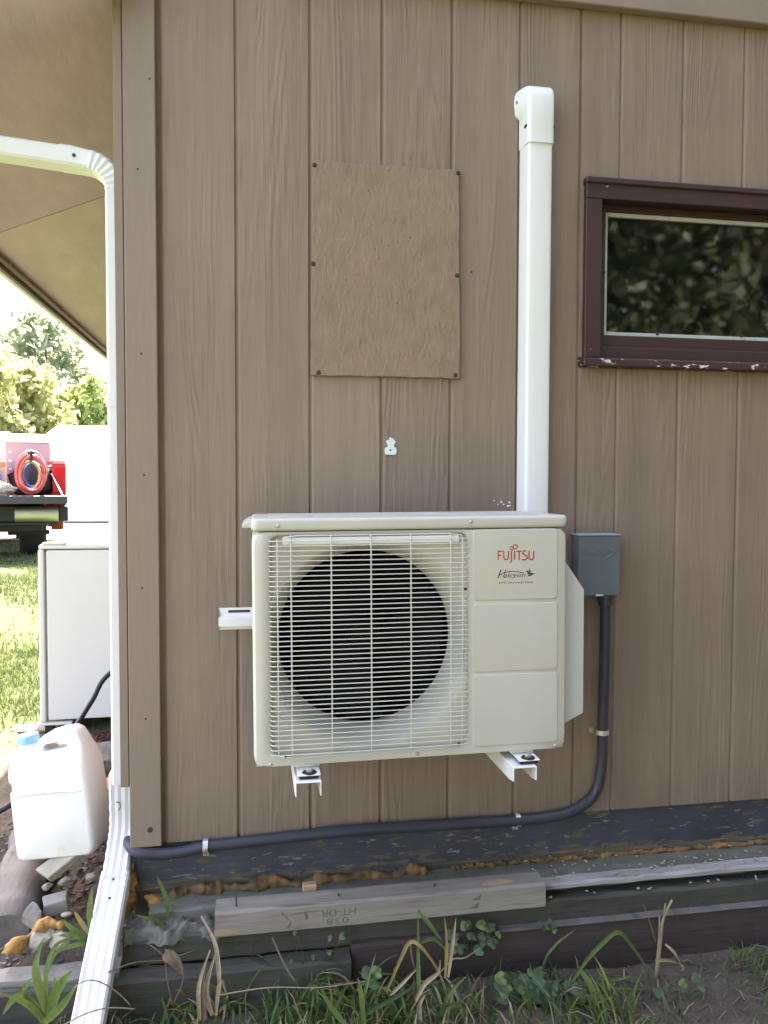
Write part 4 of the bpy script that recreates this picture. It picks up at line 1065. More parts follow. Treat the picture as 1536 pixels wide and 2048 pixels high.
def stone(px, py, Y, s, m, label, seed, rot=0, cat='stone', j=.3):
    p = at(px, py, Y); mb = rock(MB(), (0,0,0), s, seed, 3, j)
    o = obj('stone', mb, M[m], None); o.location = p; o.rotation_euler = (0,0,rot)
    return tag(o, label, cat)
# flat paving stones, angular
def slab(px, py, Y, dims, rot, m, label, name='stone', cat='stone', bev=.006, seed=1):
    p = at(px, py, Y); rg = random.Random(seed); mb = MB(); l, d, h = dims
    mb.box(-l/2, l/2, -d/2, d/2, -h/2, h/2)
    mb.v = [(x+rg.uniform(-.1,.1)*d, y+rg.uniform(-.1,.1)*d, z+rg.uniform(-.06,.06)*h) for x, y, z in mb.v]
    o = obj(name, mb, M[m], None, bevel=bev, segs=2); o.location = p; o.rotation_euler = rot
    return tag(o, label, cat)
slab(124, 1724, .13, (.115, .07, .028), (R(6), R(-22), R(38)), 'stone', 'flat pale stone wedge under the jug', seed=2)
slab(112, 1808, .02, (.062, .05, .036), (R(4), R(-5), R(12)), 'stonegrey', 'small squared grey stone between log and downspout', seed=3)
stone(68, 1832, -.02, (.030,.025,.036), 'stonegrey', 'upright pointed grey stone beside the log end', 21)
stone(84, 1876, -.08, (.034,.028,.030), 'stone', 'pale limestone lump resting in the orange foam', 22)
stone(118, 1880, -.085, (.028,.025,.027), 'stone', 'pale limestone lump nearest the downspout extension', 23)
stone(95, 1772, .07, (.015,.014,.012), 'stonegrey', 'small pebble beside the flat stone wedge', 24)
stone(128, 1762, .08, (.018,.014,.012), 'stonegrey', 'rounded pebble among red mulch behind squared stone', 25)
stone(182, 1752, .12, (.016,.013,.012), 'stone', 'tan pebble touching the downspout extension', 26)
stone(132, 1828, -.02, (.014,.011,.008), 'stone', 'tiny tan pebble in front of squared stone', 27)
slab(208, 1528, .62, (.20,.16,.10), (R(2), R(1), R(6)), 'concrete', 'rough concrete block behind the jug', 'concrete_block', 'block', .008, 5)
slab(212, 1585, .40, (.12,.10,.06), (R(0), R(-14), R(12)), 'brick', 'reddish clay brick between jug and downspout', 'brick_block', 'brick', .004, 6)
# red mulch: loose chips
V = []; F = []
def chips(n, xr, yr, zf, L=(.015,.045), Wd=(.004,.010)):
    for _ in range(n):
        x, y = random.uniform(*xr), random.uniform(*yr); z = zf(x, y) + random.uniform(0,.012)
        l, w2 = random.uniform(*L)/2, random.uniform(*Wd)/2; a = random.uniform(0, math.pi); t = random.uniform(-.4,.4); h = .003
        u = Vector((math.cos(a), math.sin(a), t)); v = Vector((-math.sin(a), math.cos(a), random.uniform(-.3,.3))); k = len(V)
        c = Vector((x, y, z)); nn = u.cross(v).normalized()*h
        for q in (c-u*l-v*w2, c+u*l-v*w2*.6, c+u*l+v*w2*.6, c-u*l+v*w2): V.append(q)
        for q in (c-u*l-v*w2+nn, c+u*l-v*w2*.6+nn, c+u*l+v*w2*.6+nn, c-u*l+v*w2+nn): V.append(q)
        F.extend([(k,k+3,k+2,k+1),(k+4,k+5,k+6,k+7),(k,k+1,k+5,k+4),(k+1,k+2,k+6,k+5),(k+2,k+3,k+7,k+6),(k+3,k,k+4,k+7)])
chips(1500, (-.80,-.31), (.62,1.48), gzf); chips(90, (-.56,-.31), (.10,.62), gzf)
mu = obj('mulch', raw_mesh('mulch', V, F, 4, M['mulch']), None); tag(mu, 'red dyed mulch chips along the house wall', 'mulch', kind='stuff')
V = []; F = []
chips(420, (-.9,-.3), (-.10,.6), gzf, (.008,.022), (.006,.014)); chips(260, (-.3,2.0), (-.55,-.17), gzf, (.004,.013), (.003,.009))
gvv = obj('gravel_bits', raw_mesh('gravel_bits', V, F, 4, M['pebble']), None); tag(gvv, 'loose pebbles and crumbs on the soil', 'pebbles', kind='stuff')
V = []; F = []
chips(55, (.85,1.9), (-.128,-.085), lambda x, y: -.1895 if y < -.122 else -.149, (.004,.014), (.004,.009)); chips(45, (.85,1.9), (-.075,.0), lambda x, y: -.150, (.004,.012), (.003,.008))
gl_ = obj('ledge_crumbs', raw_mesh('ledge_crumbs', V, F, 4, M['stone']), None); tag(gl_, 'pale crumbs scattered along the ledge', 'crumbs', kind='stuff')

# ------------------------------------------------------------------ pickup truck
hd = R(17)       # heading turned left of straight away
tp = at(135, 990, 9.0)
truck = thing('pickup_truck', 'red pickup truck with dark tailgate lowered and loaded bed', 'truck', (0,0,0), (0,0,hd))
gt_ = gzf(-3.4, 9.5)
# local frame: x right, y forward, origin under the tailgate's right corner
truck.location = (tp.x, tp.y, gt_)
zt_ = tp.z - gt_
TW = 1.62
obj('tailgate', MB().box(-TW+.02, 0, 0, .52, zt_-.120, zt_-.01), M['tailgate'], truck, bevel=.012)
obj('bed_floor', MB().box(-TW+.02, -.03, .525, 2.4, zt_-.10, zt_-.05), M['truckblack'], truck)
bz1 = zt_+.50
for s in (0, 1):
    xi, xo = (-.16, .02) if s == 0 else (-TW+.18, -TW)
    prof_ = [(.56, zt_-.20), (.56, bz1-.06), (.62, bz1), (2.45, bz1), (2.45, .42), (2.05, .42)] + [(1.58+.44*math.cos(R(a)), .40+.44*math.sin(R(a))) for a in range(0, 181, 20)] + [(1.08, .62), (.62,.70)]
    obj('bed_side', MB().prism(prof_, min(xi, xo), max(xi, xo), 'x'), M['truckred'], truck, bevel=.015)
    xl0, xl1 = (-.150, .024) if s == 0 else (-TW-.004, -TW+.17)
    obj('tail_lamp', MB().box(xl0, xl1, .545, .60, zt_+.02, bz1-.08), M['lamp'], truck, bevel=.02)
    obj('tailgate_cable', MB().tube([(-.17 if s == 0 else -TW+.19, .60, zt_+.30), (-.06 if s == 0 else -TW+.08, .12, zt_)], .010, 6), M['zinc'], truck)
obj('exhaust', MB().tube([(-.30,.62,.46),(-.30,1.2,.46)], .045, 12).tube([(-.75,.70,.40),(-.2,.70,.40)], .035, 8), M['truckblack'], truck, smooth=40)
obj('bed_front', MB().box(-TW+.18, -.16, 2.36, 2.42, zt_-.05, bz1), M['truckred'], truck)
# bumper: chrome ends, dark centre step
bzb = zt_-.31
obj('bumper', MB().box(-TW+.05, -.03, .36, .50, bzb-.06, bzb+.15).box(-.02,-.0,.40,.52,bzb,bzb+.1), M['truckblack'], truck, bevel=.02)
for (a, b) in ((-.66, -.10), (-TW+.10, -TW+.66)):
    bp = [(.36, bzb+.150), (.345, bzb+.148), (.322, bzb+.130), (.305, bzb+.09), (.298, bzb+.045), (.298, bzb+.03), (.306, bzb-.015), (.322, bzb-.06), (.340, bzb-.08), (.36, bzb-.08)]
    obj('bumper_chrome', MB().prism(bp, a, b, 'x'), M['chrome'], truck, smooth=50)
obj('bumper_lower_lip', MB().box(-TW+.1, -.10, .325, .42, bzb-.115, bzb-.0805), M['truckblack'], truck, bevel=.012)
obj('bumper_cap', MB().box(-.0995, .03, .345, .52, bzb-.07, bzb+.15), M['truckblack'], truck, bevel=.02)
obj('underbody', MB().box(-TW+.30, -.30, .55, 4.9, .42, .62), M['truckblack'], truck, bevel=.02)
def wheel(x, y):
    wo_ = bpy.data.objects.new('wheel', None); COL.objects.link(wo_); wo_.parent = truck; wo_.location = (x, y, .41); wo_.scale = (1.45, 1.06, 1.06)
    obj('tyre', MB().lathe([(.22,-.12),(.34,-.13),(.375,-.10),(.385,-.05),(.385,.05),(.375,.10),(.34,.13),(.22,.12)], 32, (0,0,0), 'x'), M['tyre'], wo_, smooth=30)
    obj('rim', MB().lathe([(.0001,-.05),(.07,-.06),(.09,-.02),(.19,-.03),(.22,-.118),(.215,.118),(.19,.03),(.09,.02),(.0001,.05)], 24, (0,0,0), 'x'), M['rim'], wo_, smooth=30)
for x in (-.40, -TW+.30):
    for y in (1.58, 4.95): wheel(x, y)
obj('cab', MB().prism([(2.5,.42),(2.5,1.02+.1),(2.62,1.60),(3.0,1.67),(3.7,1.65),(4.3,1.16),(5.5,1.06),(5.72,.9),(5.72,.42),(5.4,.42)]+[(4.95+.44*math.cos(R(a)), .40+.44*math.sin(R(a))) for a in range(0,181,20)]+[(4.4,.36),(2.8,.36)], -TW+.12, -.11, 'x'), M['truckred'], truck, bevel=.03)
M['carglass'] = mat('dark car glass', (.02,.025,.028), .08, .05)
obj('rear_window', MB().add([(-TW+.2,2.50,1.22),(-.2,2.50,1.22),(-.25,2.59,1.54),(-TW+.25,2.59,1.54)], [(0,1,2,3)]), M['carglass'], truck)
for x in (-.106, -TW+.116):
    obj('side_window', MB().add([(x,2.8,1.2),(x,4.05,1.2),(x,3.6,1.55),(x,2.85,1.57)], [(0,1,2,3)]), M['carglass'], truck)
# load in the bed (things of their own, world placed)
Tm = Matrix.Translation(truck.location) @ Matrix.Rotation(hd, 4, 'Z')
def inbed(o, x, y, z=0): o.matrix_world = Tm @ Matrix.Translation((x, y, zt_-.0495+z)); return o
def coil(mb, r, tr, turns, dep, seed):
    rg = random.Random(seed); pts = []
    for i in range(turns*20+1):
        a = 2*math.pi*i/20; rr_ = r*(1+.05*math.sin(i*.37+seed))
        pts.append((rr_*math.cos(a)*.86, dep*i/(turns*20)+.01*math.sin(i*.7), r*1.02 + rr_*math.sin(a)))
    return mb.tube(pts, tr, 8)
hr = thing('hose_coil', 'tied coil of red, yellow and blue hoses at the truck tailgate', 'hose')
for q in range(4):
    o = obj('red_hose', coil(MB(), .205+.018*q, .019, 2, .05, q+1), M['hosered'], hr, smooth='all'); o.location = (.012*math.sin(q*2.1), .03*q, .05-.014*q); o.rotation_euler = (0, .5*q, 0) if False else (R(3*math.sin(q)), 0, 0)
obj('yellow_hose', coil(MB(), .168, .015, 2, .06, 2), M['hoseyellow'], hr, smooth='all').location = (-.02,.12,.075)
obj('blue_hose', coil(MB(), .145, .017, 3, .08, 3), M['hoseblue'], hr, smooth='all').location = (.02,.16,.095)
obj('tie_strap', MB().box(-.02,.02,-.03,.20,.42,.54).box(-.06,.05,-.035,-.028,.50,.53), M['blackcord'], hr, bevel=.005)
inbed(hr, -.44, .22, .045); hr.scale = (.86, 1, 1.14)
def crate(name, dims, m, label, cat, x, y, z=0, lidm=None):
    o = thing(name, label, cat); l, d, h = dims
    obj('shell', MB().box(-l/2, l/2, 0, d, 0, h*.86), M[m], o, bevel=.012)
    obj('lid', MB().box(-l/2-.01, l/2+.01, -.012, d+.012, h*.86+.002, h), M[lidm or m], o, bevel=.012)
    if cat == 'toolbox':
        for k in range(4): obj('latch', MB().box(-l/2+.03, -l/2+.07, -.016, 0, h*(.30+k*.13), h*(.30+k*.13)+.03), M['whitebox'], o)
    inbed(o, x, y, z); return o
crate('toolbox', (.58,.5,.93), 'pinkbox', 'faded mauve toolbox with white lid behind the hose coil', 'toolbox', -.46, .95, 0, 'whitebox')
crate('cardboard_box', (.42,.4,.52), 'cardboard', 'tan cardboard box at the left of the hose coil', 'box', -.98, .45, 0, 'orange')
crate('job_box', (.80,.6,.98), 'whitebox', 'large white job box deep in the truck bed', 'box', -1.10, 1.45, 0)
kb = tag(obj('duffel_bag', rock(MB(), (0,0,.25), (.34,.12,.28), 91, 3, .5), M['truckblack'], None, smooth='all'), 'black bag slumped behind the hose coil', 'bag'); inbed(kb, -.44, .66, 0)  # black shape added as the shade inside the load
bc = thing('hose_coil', 'small blue coiled cord hanging in front of the cardboard box', 'cord')
obj('blue_cord', coil(MB(), .12, .014, 5, .08, 5), M['hoseblue'], bc, smooth='all'); inbed(bc, -.93, .30, .16)
pb = tag(obj('plastic_bundle', rock(MB(), (0,0,.10), (.17,.14,.10), 77, 3, .8), M['plasticbag'], None, smooth='all'), 'crumpled clear plastic bundle on the tailgate left of the hoses', 'bundle'); inbed(pb, -.80, .20, .05)
rb = tag(obj('cylinder_case', MB().lathe([(.0001,0),(.10,.005),(.11,.03),(.11,.40),(.08,.46),(.03,.48),(.03,.52),(.0001,.52)], 20), M['hosered'], None, smooth=True), 'red gas cylinder at the right side of the truck bed', 'cylinder'); inbed(rb, -.205, .78, 0)

# ------------------------------------------------------------------ shed
sh_ = thing('shed', 'white shed beyond the gravel drive', 'shed', (0,0,0))
s0 = at(100, 884, 21.5); gs = gzf(-5, 21.5)
obj('wall', MB().box(s0.x, s0.x+9, 21.5, 26, gs-.2, s0.z-.05), M['shedwhite'], sh_)
for k in range(23):
    obj('siding_batten', MB().box(s0.x+.2+k*.38, s0.x+.24+k*.38, 21.475, 21.499, gs, s0.z-.08), M['shedwhite'], sh_)
obj('roof', MB().prism([(21.2, s0.z-.08), (23.75, s0.z+.55), (26.3, s0.z-.08), (26.3, s0.z+.0), (23.75, s0.z+.65), (21.2, s0.z+.0)], s0.x-.3, s0.x+9.3, 'x'), mat('pale metal roof', (.62,.62,.62), .4, .05), sh_)
obj('door', MB().box(s0.x+3.6, s0.x+4.6, 21.46, 21.474, gs, gs+2.0), M['gutter'], sh_)

# ------------------------------------------------------------------ trees
def leaf_cloud(centers, radii, n, size, squash=.8, seed=1, aspect=.55, droop=.3):
    r = np.random.default_rng(seed); k = len(centers)
    cs = np.array(centers); rs = np.array(radii)
    pr = rs**2/np.sum(rs**2); idx = r.choice(k, n, p=pr)
    d = r.normal(size=(n,3)); d /= np.linalg.norm(d, axis=1)[:,None]
    rad = rs[idx]*(r.random(n)**.45)*(1+.18*r.normal(size=n))
    P = cs[idx] + d*rad[:,None]*np.array([1,1,squash])
    a = r.normal(size=(n,3)); a[:,2] -= droop; a /= np.linalg.norm(a, axis=1)[:,None]
    b = np.cross(a, r.normal(size=(n,3))); b /= np.linalg.norm(b, axis=1)[:,None]
    s = size*(.6+.8*r.random(n))[:,None]
    V = np.stack([P-a*s, P+b*s*aspect, P+a*s, P-b*s*aspect], 1).reshape(-1,3)
    F = np.arange(4*n).reshape(-1,4)
    return V, F
def tree(name, label, base, h, spread, n, size, m, seed, trunk_r=.18, crown_lo=.3, group=None, clumps=26, cat='tree'):
    rg = random.Random(seed); t = thing(name, label, cat, base, (0,0,rg.uniform(0,6)), group)
    tb = MB(); top = h*.8
    tb.tube([(0,0,-.3), (.1*h*.1,0,h*.15), (-.02*h,.01*h,h*.35), (.01*h,0,h*.6), (0,.01*h,top)], [trunk_r*1.4, trunk_r, trunk_r*.8, trunk_r*.45, trunk_r*.12], 10)
    cs, rs = [], []
    for i in range(clumps):
        z = h*(crown_lo + (1-crown_lo)*((i+.5)/clumps)**.9*.93); u = (z/h-crown_lo)/(1-crown_lo)
        env = spread*math.sin(math.pi*min(1, .18+.80*u))**.7*rg.uniform(.45,1)
        a = i*2.399 + rg.uniform(-.4,.4)
        c = (env*.72*math.cos(a), env*.72*math.sin(a), z)
        cs.append(c); rs.append(spread*rg.uniform(.24,.40)*(1-.35*u))
        if i % 2 == 0:
            zz = max(h*.15, z-.25*spread)
            tb.tube([(0,0,zz*.85), (c[0]*.5, c[1]*.5, (zz*.85+z)/2+.05*h), c], [trunk_r*.38, trunk_r*.22, trunk_r*.06], 6)
    obj('trunk', tb, M['bark'], t, smooth=60)
    V, F = leaf_cloud(cs, rs, n, size, .8, seed)
    obj('crown', raw_mesh('crown', V, F, 4, M[m]), None, t)
    return t
def tpos(px, Y): 
    p = at(px, 960, Y); return (p.x, Y, gzf(p.x, Y))
GB = 'trees behind the truck and shed'
tree('tree', 'yellow-green leafy tree directly behind the truck bed', tpos(30, 27), 5.9, 3.0, 5200, .17, 'leafyellow', 31, crown_lo=.12, group=GB)
tree('tree', 'tallest blue-green tree rising behind the yellow-green ones', tpos(95, 38), 9.6, 3.9, 4200, .22, 'leafblue', 32, crown_lo=.2, group=GB)
tree('tree', 'mid green tree above the shed roof next to the downspout', tpos(196, 29), 5.4, 2.6, 4800, .16, 'leafmid', 33, crown_lo=.12, group=GB)
tree('tree', 'pale yellow-green bush at the far left picture edge', tpos(-50, 25), 5.6, 2.8, 4600, .17, 'leafyellow', 34, crown_lo=.10, group=GB)
tree('tree', 'small blue-green tree between truck boxes and shed', tpos(130, 31), 4.6, 2.3, 4000, .16, 'leafblue', 35, crown_lo=.10, group=GB)
# trees across the yard, behind the viewer: seen mirrored in the window pane
GM = 'yard trees mirrored in the window pane'
tree('maple_tree', 'nearest leafy maple mirrored in the window pane', (5.4,-4.6,-.38), 9.0, 3.7, 30000, .07, 'leafmaple', 41, .22, .05, GM, 40)
tree('maple_tree', 'second maple mirrored at the right of the window pane', (9.8,-4.2,-.38), 9.5, 3.8, 26000, .08, 'leafmaple', 42, .24, .05, GM, 36)
tree('maple_tree', 'large dark maple further back in the pane reflection', (7.2,-10.5,-.38), 13, 5.2, 18000, .15, 'leafmaple', 43, .3, .04, GM, 36)
tree('maple_tree', 'maple at the left of the pane reflection', (1.0,-7.2,-.38), 11.5, 4.2, 26000, .12, 'leafmaple', 44, .28, .06, GM, 36)
tree('shrub', 'low shrub mirrored at the bottom of the window pane', (2.5,-3.4,-.38), 1.7, 1.0, 5000, .06, 'leafmaple', 46, .04, .05, GM, 24, cat='shrub')  # out of view; added to cut ground bounce and low sky on the wall
tree('shrub', 'dense shrub mirrored low in the window pane', (4.2,-3.0,-.38), 2.4, 1.25, 6000, .06, 'leafmaple', 45, .05, .05, GM, 24, cat='shrub')
# ------------------------------------------------------------------ lawn
def lawn(n, box, L, W_, seed, dens_pow=0):
    r = np.random.default_rng(seed); x = r.uniform(box[0], box[1], n); y = r.uniform(box[2], box[3], n)
    k = (x < -.98) | (y > 2.2) | (r.random(n) < .12); x, y = x[k], y[k]
    k = x < -.36 ; x, y = x[k], y[k]
    pt = np.sin(2.1*x+.7*y)+np.sin(1.3*y-1.7*x+2)+np.sin(4.9*x+3.3*y)*.7+.6*r.normal(size=len(x)); k = pt > -1.1; x, y = x[k], y[k]
    n = len(x); z = gz(x, y)
    a = r.uniform(0, 2*np.pi, n); l = r.uniform(.4, 1, n)*L; w2 = W_*r.uniform(.6,1.2,n)/2
    lean = r.uniform(.1,.9,n)*l; b = r.uniform(0, 2*np.pi, n)
    P0 = np.stack([x-np.cos(a)*w2, y-np.sin(a)*w2, z-.005], -1); P1 = np.stack([x+np.cos(a)*w2, y+np.sin(a)*w2, z-.005], -1)
    T = np.stack([x+np.cos(b)*lean, y+np.sin(b)*lean, z+np.sqrt(np.maximum(l*l-lean*lean, 1e-5))], -1)
    V = np.stack([P0, P1, T], 1).reshape(-1,3); return V, np.arange(3*n).reshape(-1,3)
parts = [lawn(26000, (-2.6,-.45,.75,3.2), .055, .007, 1), lawn(34000, (-4.5,-.5,3.0,8), .065, .012, 2), lawn(30000, (-9,0.5,8,13.2), .07, .022, 3)]
V = np.concatenate([p[0] for p in parts]); F = []; o_ = 0
for p in parts: F.append(p[1]+o_); o_ += len(p[0])
lw = obj('lawn_grass', raw_mesh('lawn_grass', V, np.concatenate(F), 3, M['grassblade']), None); tag(lw, 'sunlit lawn grass beyond the house corner', 'grass', kind='stuff')
# ------------------------------------------------------------------ weeds along the bottom
def ribbon(path, w0, fold=.25, side=None, tip=.05):
    """folded leaf blade along a path; width profile tapers to the tip"""
    P = [Vector(p) for p in path]; m = len(P); vs = []; fs = []
    for i, p in enumerate(P):
        t = (P[min(i+1,m-1)]-P[max(i-1,0)]).normalized()
        s = t.cross(Vector((0,-1,.35))) if side is None else Vector(side) - t*Vector(side).dot(t)
        if s.length < 1e-4: s = Vector((1,0,0))
        s.normalize(); nrm = s.cross(t).normalized()
        u = i/(m-1); wd = w0*(min(1, .55+1.6*u) if u < .3 else 1)*max(tip, (1-max(0, (u-.35)/.65)**1.8))
        vs += [p - s*wd/2 + nrm*wd*fold, p, p + s*wd/2 + nrm*wd*fold]
    for i in range(m-1):
        a = i*3; fs += [(a,a+1,a+4,a+3), (a+1,a+2,a+5,a+4)]
    return MB().add(vs, fs)
def blade_path(base, az, L, bend, n=9):
    p = Vector(base); el = R(random.uniform(72, 88)); out = [p.copy()]
    for i in range(n):
        d = Vector((math.cos(az)*math.cos(el), math.sin(az)*math.cos(el), math.sin(el)))
        p = p + d*(L/n); out.append(p.copy()); el -= bend/n*(.5+1.2*i/n); az += random.uniform(-.06,.06)
    return out
def clump(px, py, label, nb, L, w_, mats, Y=None, spread=.02, bend=1.3, cat='grass clump', name='grass_clump'):
    p = atz(px, py, -.385) if Y is None else at(px, py, Y)
    t = thing(name, label, cat, (p.x, p.y, p.z), (0,0,0), 'weeds along the foot of the wall')
    for i in range(nb):
        az = random.uniform(0, 2*math.pi); b = (random.uniform(-spread,spread), random.uniform(-spread,spread), -.01)
        pt = blade_path(b, az, L*random.uniform(.6,1.35), bend*random.uniform(.5,1.4))
        m = random.choices(list(mats), weights=list(mats.values()))[0]
        obj('leaf', ribbon(pt, w_*random.uniform(.7,1.15), random.uniform(.1,.4)), M[m], t, smooth='all', fix=False)
    return t
def hero(t, pts, w_, m, name='leaf', fold=.2, tip=.05):
    """one leaf along photographed points, each (px, py, Y)"""
    P = smoothpath([at(*p) for p in pts], 4); P = [q - t.location for q in P]
    return obj(name, ribbon(P, w_, fold, tip=tip), M[m], t, smooth='all', fix=False)
def htwig(t, pts, r, m, name='stem'):
    P = smoothpath([at(*p) for p in pts], 4); P = [q - t.location for q in P]
    return obj(name, MB().tube(P, [r*(1-.5*i/len(P)) for i in range(len(P))], 6), M[m], t, smooth='all')
mixg = {'blade': 6, 'bladedark': 2, 'bladeyellow': 1}
# broad-leaved clump at the lower left
Yl = -.30
t = thing('daylily_plant', 'broad green strap-leaved plant left of the downspout extension', 'plant', at(95, 2030, Yl), (0,0,0), 'weeds along the foot of the wall')
for pts, w_ in (([(95,2030,Yl),(78,1970,Yl),(72,1930,Yl),(85,1880,Yl+.02)],.020), ([(100,2030,Yl),(92,1980,Yl),(95,1930,Yl),(112,1890,Yl+.03),(140,1878,Yl+.06),(170,1876,Yl+.08)],.010),
                ([(90,2035,Yl),(40,1990,Yl-.03),(5,2030,Yl-.05)],.020), ([(92,2035,Yl),(50,1985,Yl-.02),(66,1955,Yl-.02)],.014), ([(100,2040,Yl-.02),(110,1990,Yl-.04),(128,1960,Yl-.05),(145,1940,Yl-.05)],.024),
                ([(98,2040,Yl),(108,1985,Yl),(110,1950,Yl)],.012), ([(88,2045,Yl),(60,2010,Yl-.06),(0,1985,Yl-.08)],.016), ([(85,2048,Yl-.05),(125,2010,Yl-.08),(150,1975,Yl-.08)],.018)):
    hero(t, pts, w_, 'blade')
Yb = -.12
t = thing('daylily_plant', 'bright green leaves fanning out behind the downspout extension', 'plant', at(178, 1895, Yb), (0,0,0), 'weeds along the foot of the wall')
for pts, w_, m in (([(178,1890,Yb),(158,1868,Yb-.01),(122,1838,Yb-.02)],.020,'blade'), ([(180,1880,Yb),(150,1868,Yb-.02),(118,1872,Yb-.03)],.016,'blade'), ([(180,1870,Yb),(160,1840,Yb),(148,1822,Yb)],.012,'bladeyellow'),
                   ([(182,1860,Yb),(180,1815,Yb),(184,1775,Yb+.02)],.016,'blade'), ([(182,1885,Yb),(150,1890,Yb-.03),(112,1905,Yb-.05),(98,1945,Yb-.06)],.012,'blade')):
    hero(t, pts, w_, m)
# seedling growing on the ledge
t = thing('weed_sprig', 'lone green blade growing from the ledge in front of the foundation foam', 'weed', at(338, 1850, -.09), (0,0,0), 'weeds along the foot of the wall')
for pts, w_ in (([(336,1840,-.09),(333,1800,-.085),(322,1770,-.08),(314,1752,-.08)],.012), ([(336,1835,-.09),(340,1805,-.09),(362,1812,-.09)],.006), ([(334,1850,-.10),(305,1838,-.11),(270,1830,-.11)],.010), ([(330,1905,-.13),(328,1870,-.12),(334,1845,-.10)],.008)):
    hero(t, pts, w_, 'blade')
# dead leaf and stems at left centre
t = thing('dead_stalk', 'dry tan stalk with curled brown leaf in front of the concrete lump', 'dead weed', at(335, 2010, -.28), (0,0,0), 'weeds along the foot of the wall')
htwig(t, [(345,2010,-.28),(335,1960,-.28),(328,1915,-.27),(300,1890,-.25)], .0022, 'drydark'); htwig(t, [(345,2010,-.28),(362,1975,-.28),(368,1950,-.28)], .002, 'drydark')
hero(t, [(330,1905,-.27),(350,1918,-.285),(366,1950,-.29)], .030, 'drydark', fold=.5); htwig(t, [(215,1945,-.24),(270,1925,-.22),(330,1920,-.21),(390,1900,-.19)], .0018, 'drydark')
t = thing('dead_stalk', 'bundle of broken straw-coloured stalks near the lumber left end', 'dead weed', at(420, 2030, -.32), (0,0,0), 'weeds along the foot of the wall')
for pts, w_, m in (([(440,1985,-.30),(436,1925,-.27),(428,1880,-.24),(402,1832,-.21)],.012,'dry'), ([(425,2030,-.32),(412,1980,-.31),(430,1910,-.28)],.014,'dry'), ([(410,2040,-.33),(403,1990,-.32),(410,1930,-.30)],.013,'drydark'), ([(432,2030,-.32),(440,1960,-.30),(452,1985,-.30)],.010,'dry'), ([(400,2040,-.33),(398,1970,-.33),(420,1900,-.29)],.010,'dry')):
    hero(t, pts, w_, m, 'stalk', .35, .4)
# wire-like straw over the extension
t = tag(obj('straw', MB().tube(smoothpath([at(130,2000,-.34), at(160,1966,-.345), at(195,1962,-.345), at(235,1985,-.31), at(260,2010,-.30)], 5), .0016, 5), M['dry'], None, smooth='all'), 'upper dry straw draped over the downspout extension', 'straw', 'loose straws')
t = tag(obj('straw', MB().tube(smoothpath([at(110,2060,-.38), at(165,2030,-.40), at(215,2016,-.37), at(270,2018,-.33)], 5), .0016, 5), M['dry'], None, smooth='all'), 'lower dry straw draped over the downspout extension', 'straw', 'loose straws')
# grass tufts
clump(470, 2030, 'green grass tuft right of the straw-coloured stalks', 16, .13, .008, mixg, spread=.03)
clump(560, 2040, 'low green grass tuft below the lumber stamp', 16, .11, .007, mixg, spread=.04)
clump(650, 2040, 'spreading grass tuft below the middle of the lumber', 18, .12, .008, mixg, spread=.04, bend=1.9)
clump(745, 2045, 'grass tuft with long leaning blades at bottom centre', 14, .13, .008, mixg, spread=.04, bend=1.7)
clump(250, 2045, 'thin grass tuft right of the downspout extension', 10, .08, .006, mixg, spread=.04)
clump(965, 2040, 'small grass tuft below the lumber right end', 12, .10, .007, mixg, spread=.03)
clump(1235, 2045, 'grass tuft under the arching blade at right', 14, .12, .008, mixg, spread=.04)
clump(1060, 2045, 'short grass tuft between clover patches', 10, .08, .006, mixg, spread=.05)
clump(345, 2048, 'tangled tuft below the curled brown leaf', 18, .13, .007, mixg, spread=.05, bend=1.8)
clump(610, 2020, 'long-bladed tuft right of the thin grey twig', 16, .17, .007, mixg, spread=.03, bend=1.6)
clump(700, 2015, 'arching tuft below the lumber middle with pale tips', 18, .16, .008, {'blade': 5, 'bladedark': 2, 'bladeyellow': 2, 'dry': 2}, spread=.03, bend=2.1)
clump(800, 2035, 'dense tuft left of the bent yellow blade', 20, .14, .008, mixg, spread=.04, bend=1.8)
clump(905, 2045, 'withered half-dry tuft right of the bent yellow blade', 20, .12, .008, {'blade': 4, 'bladedark': 2, 'dry': 4, 'drydark': 2}, spread=.04, bend=1.9)
clump(1130, 2048, 'dark short tuft among the creeper leaves', 16, .11, .007, {'blade': 2, 'bladedark': 5}, spread=.05, bend=1.5)
clump(420, 2046, 'straw-mixed tuft at the foot of the broken stalks', 16, .11, .007, {'blade': 4, 'dry': 4, 'drydark': 2}, spread=.04, bend=1.6)
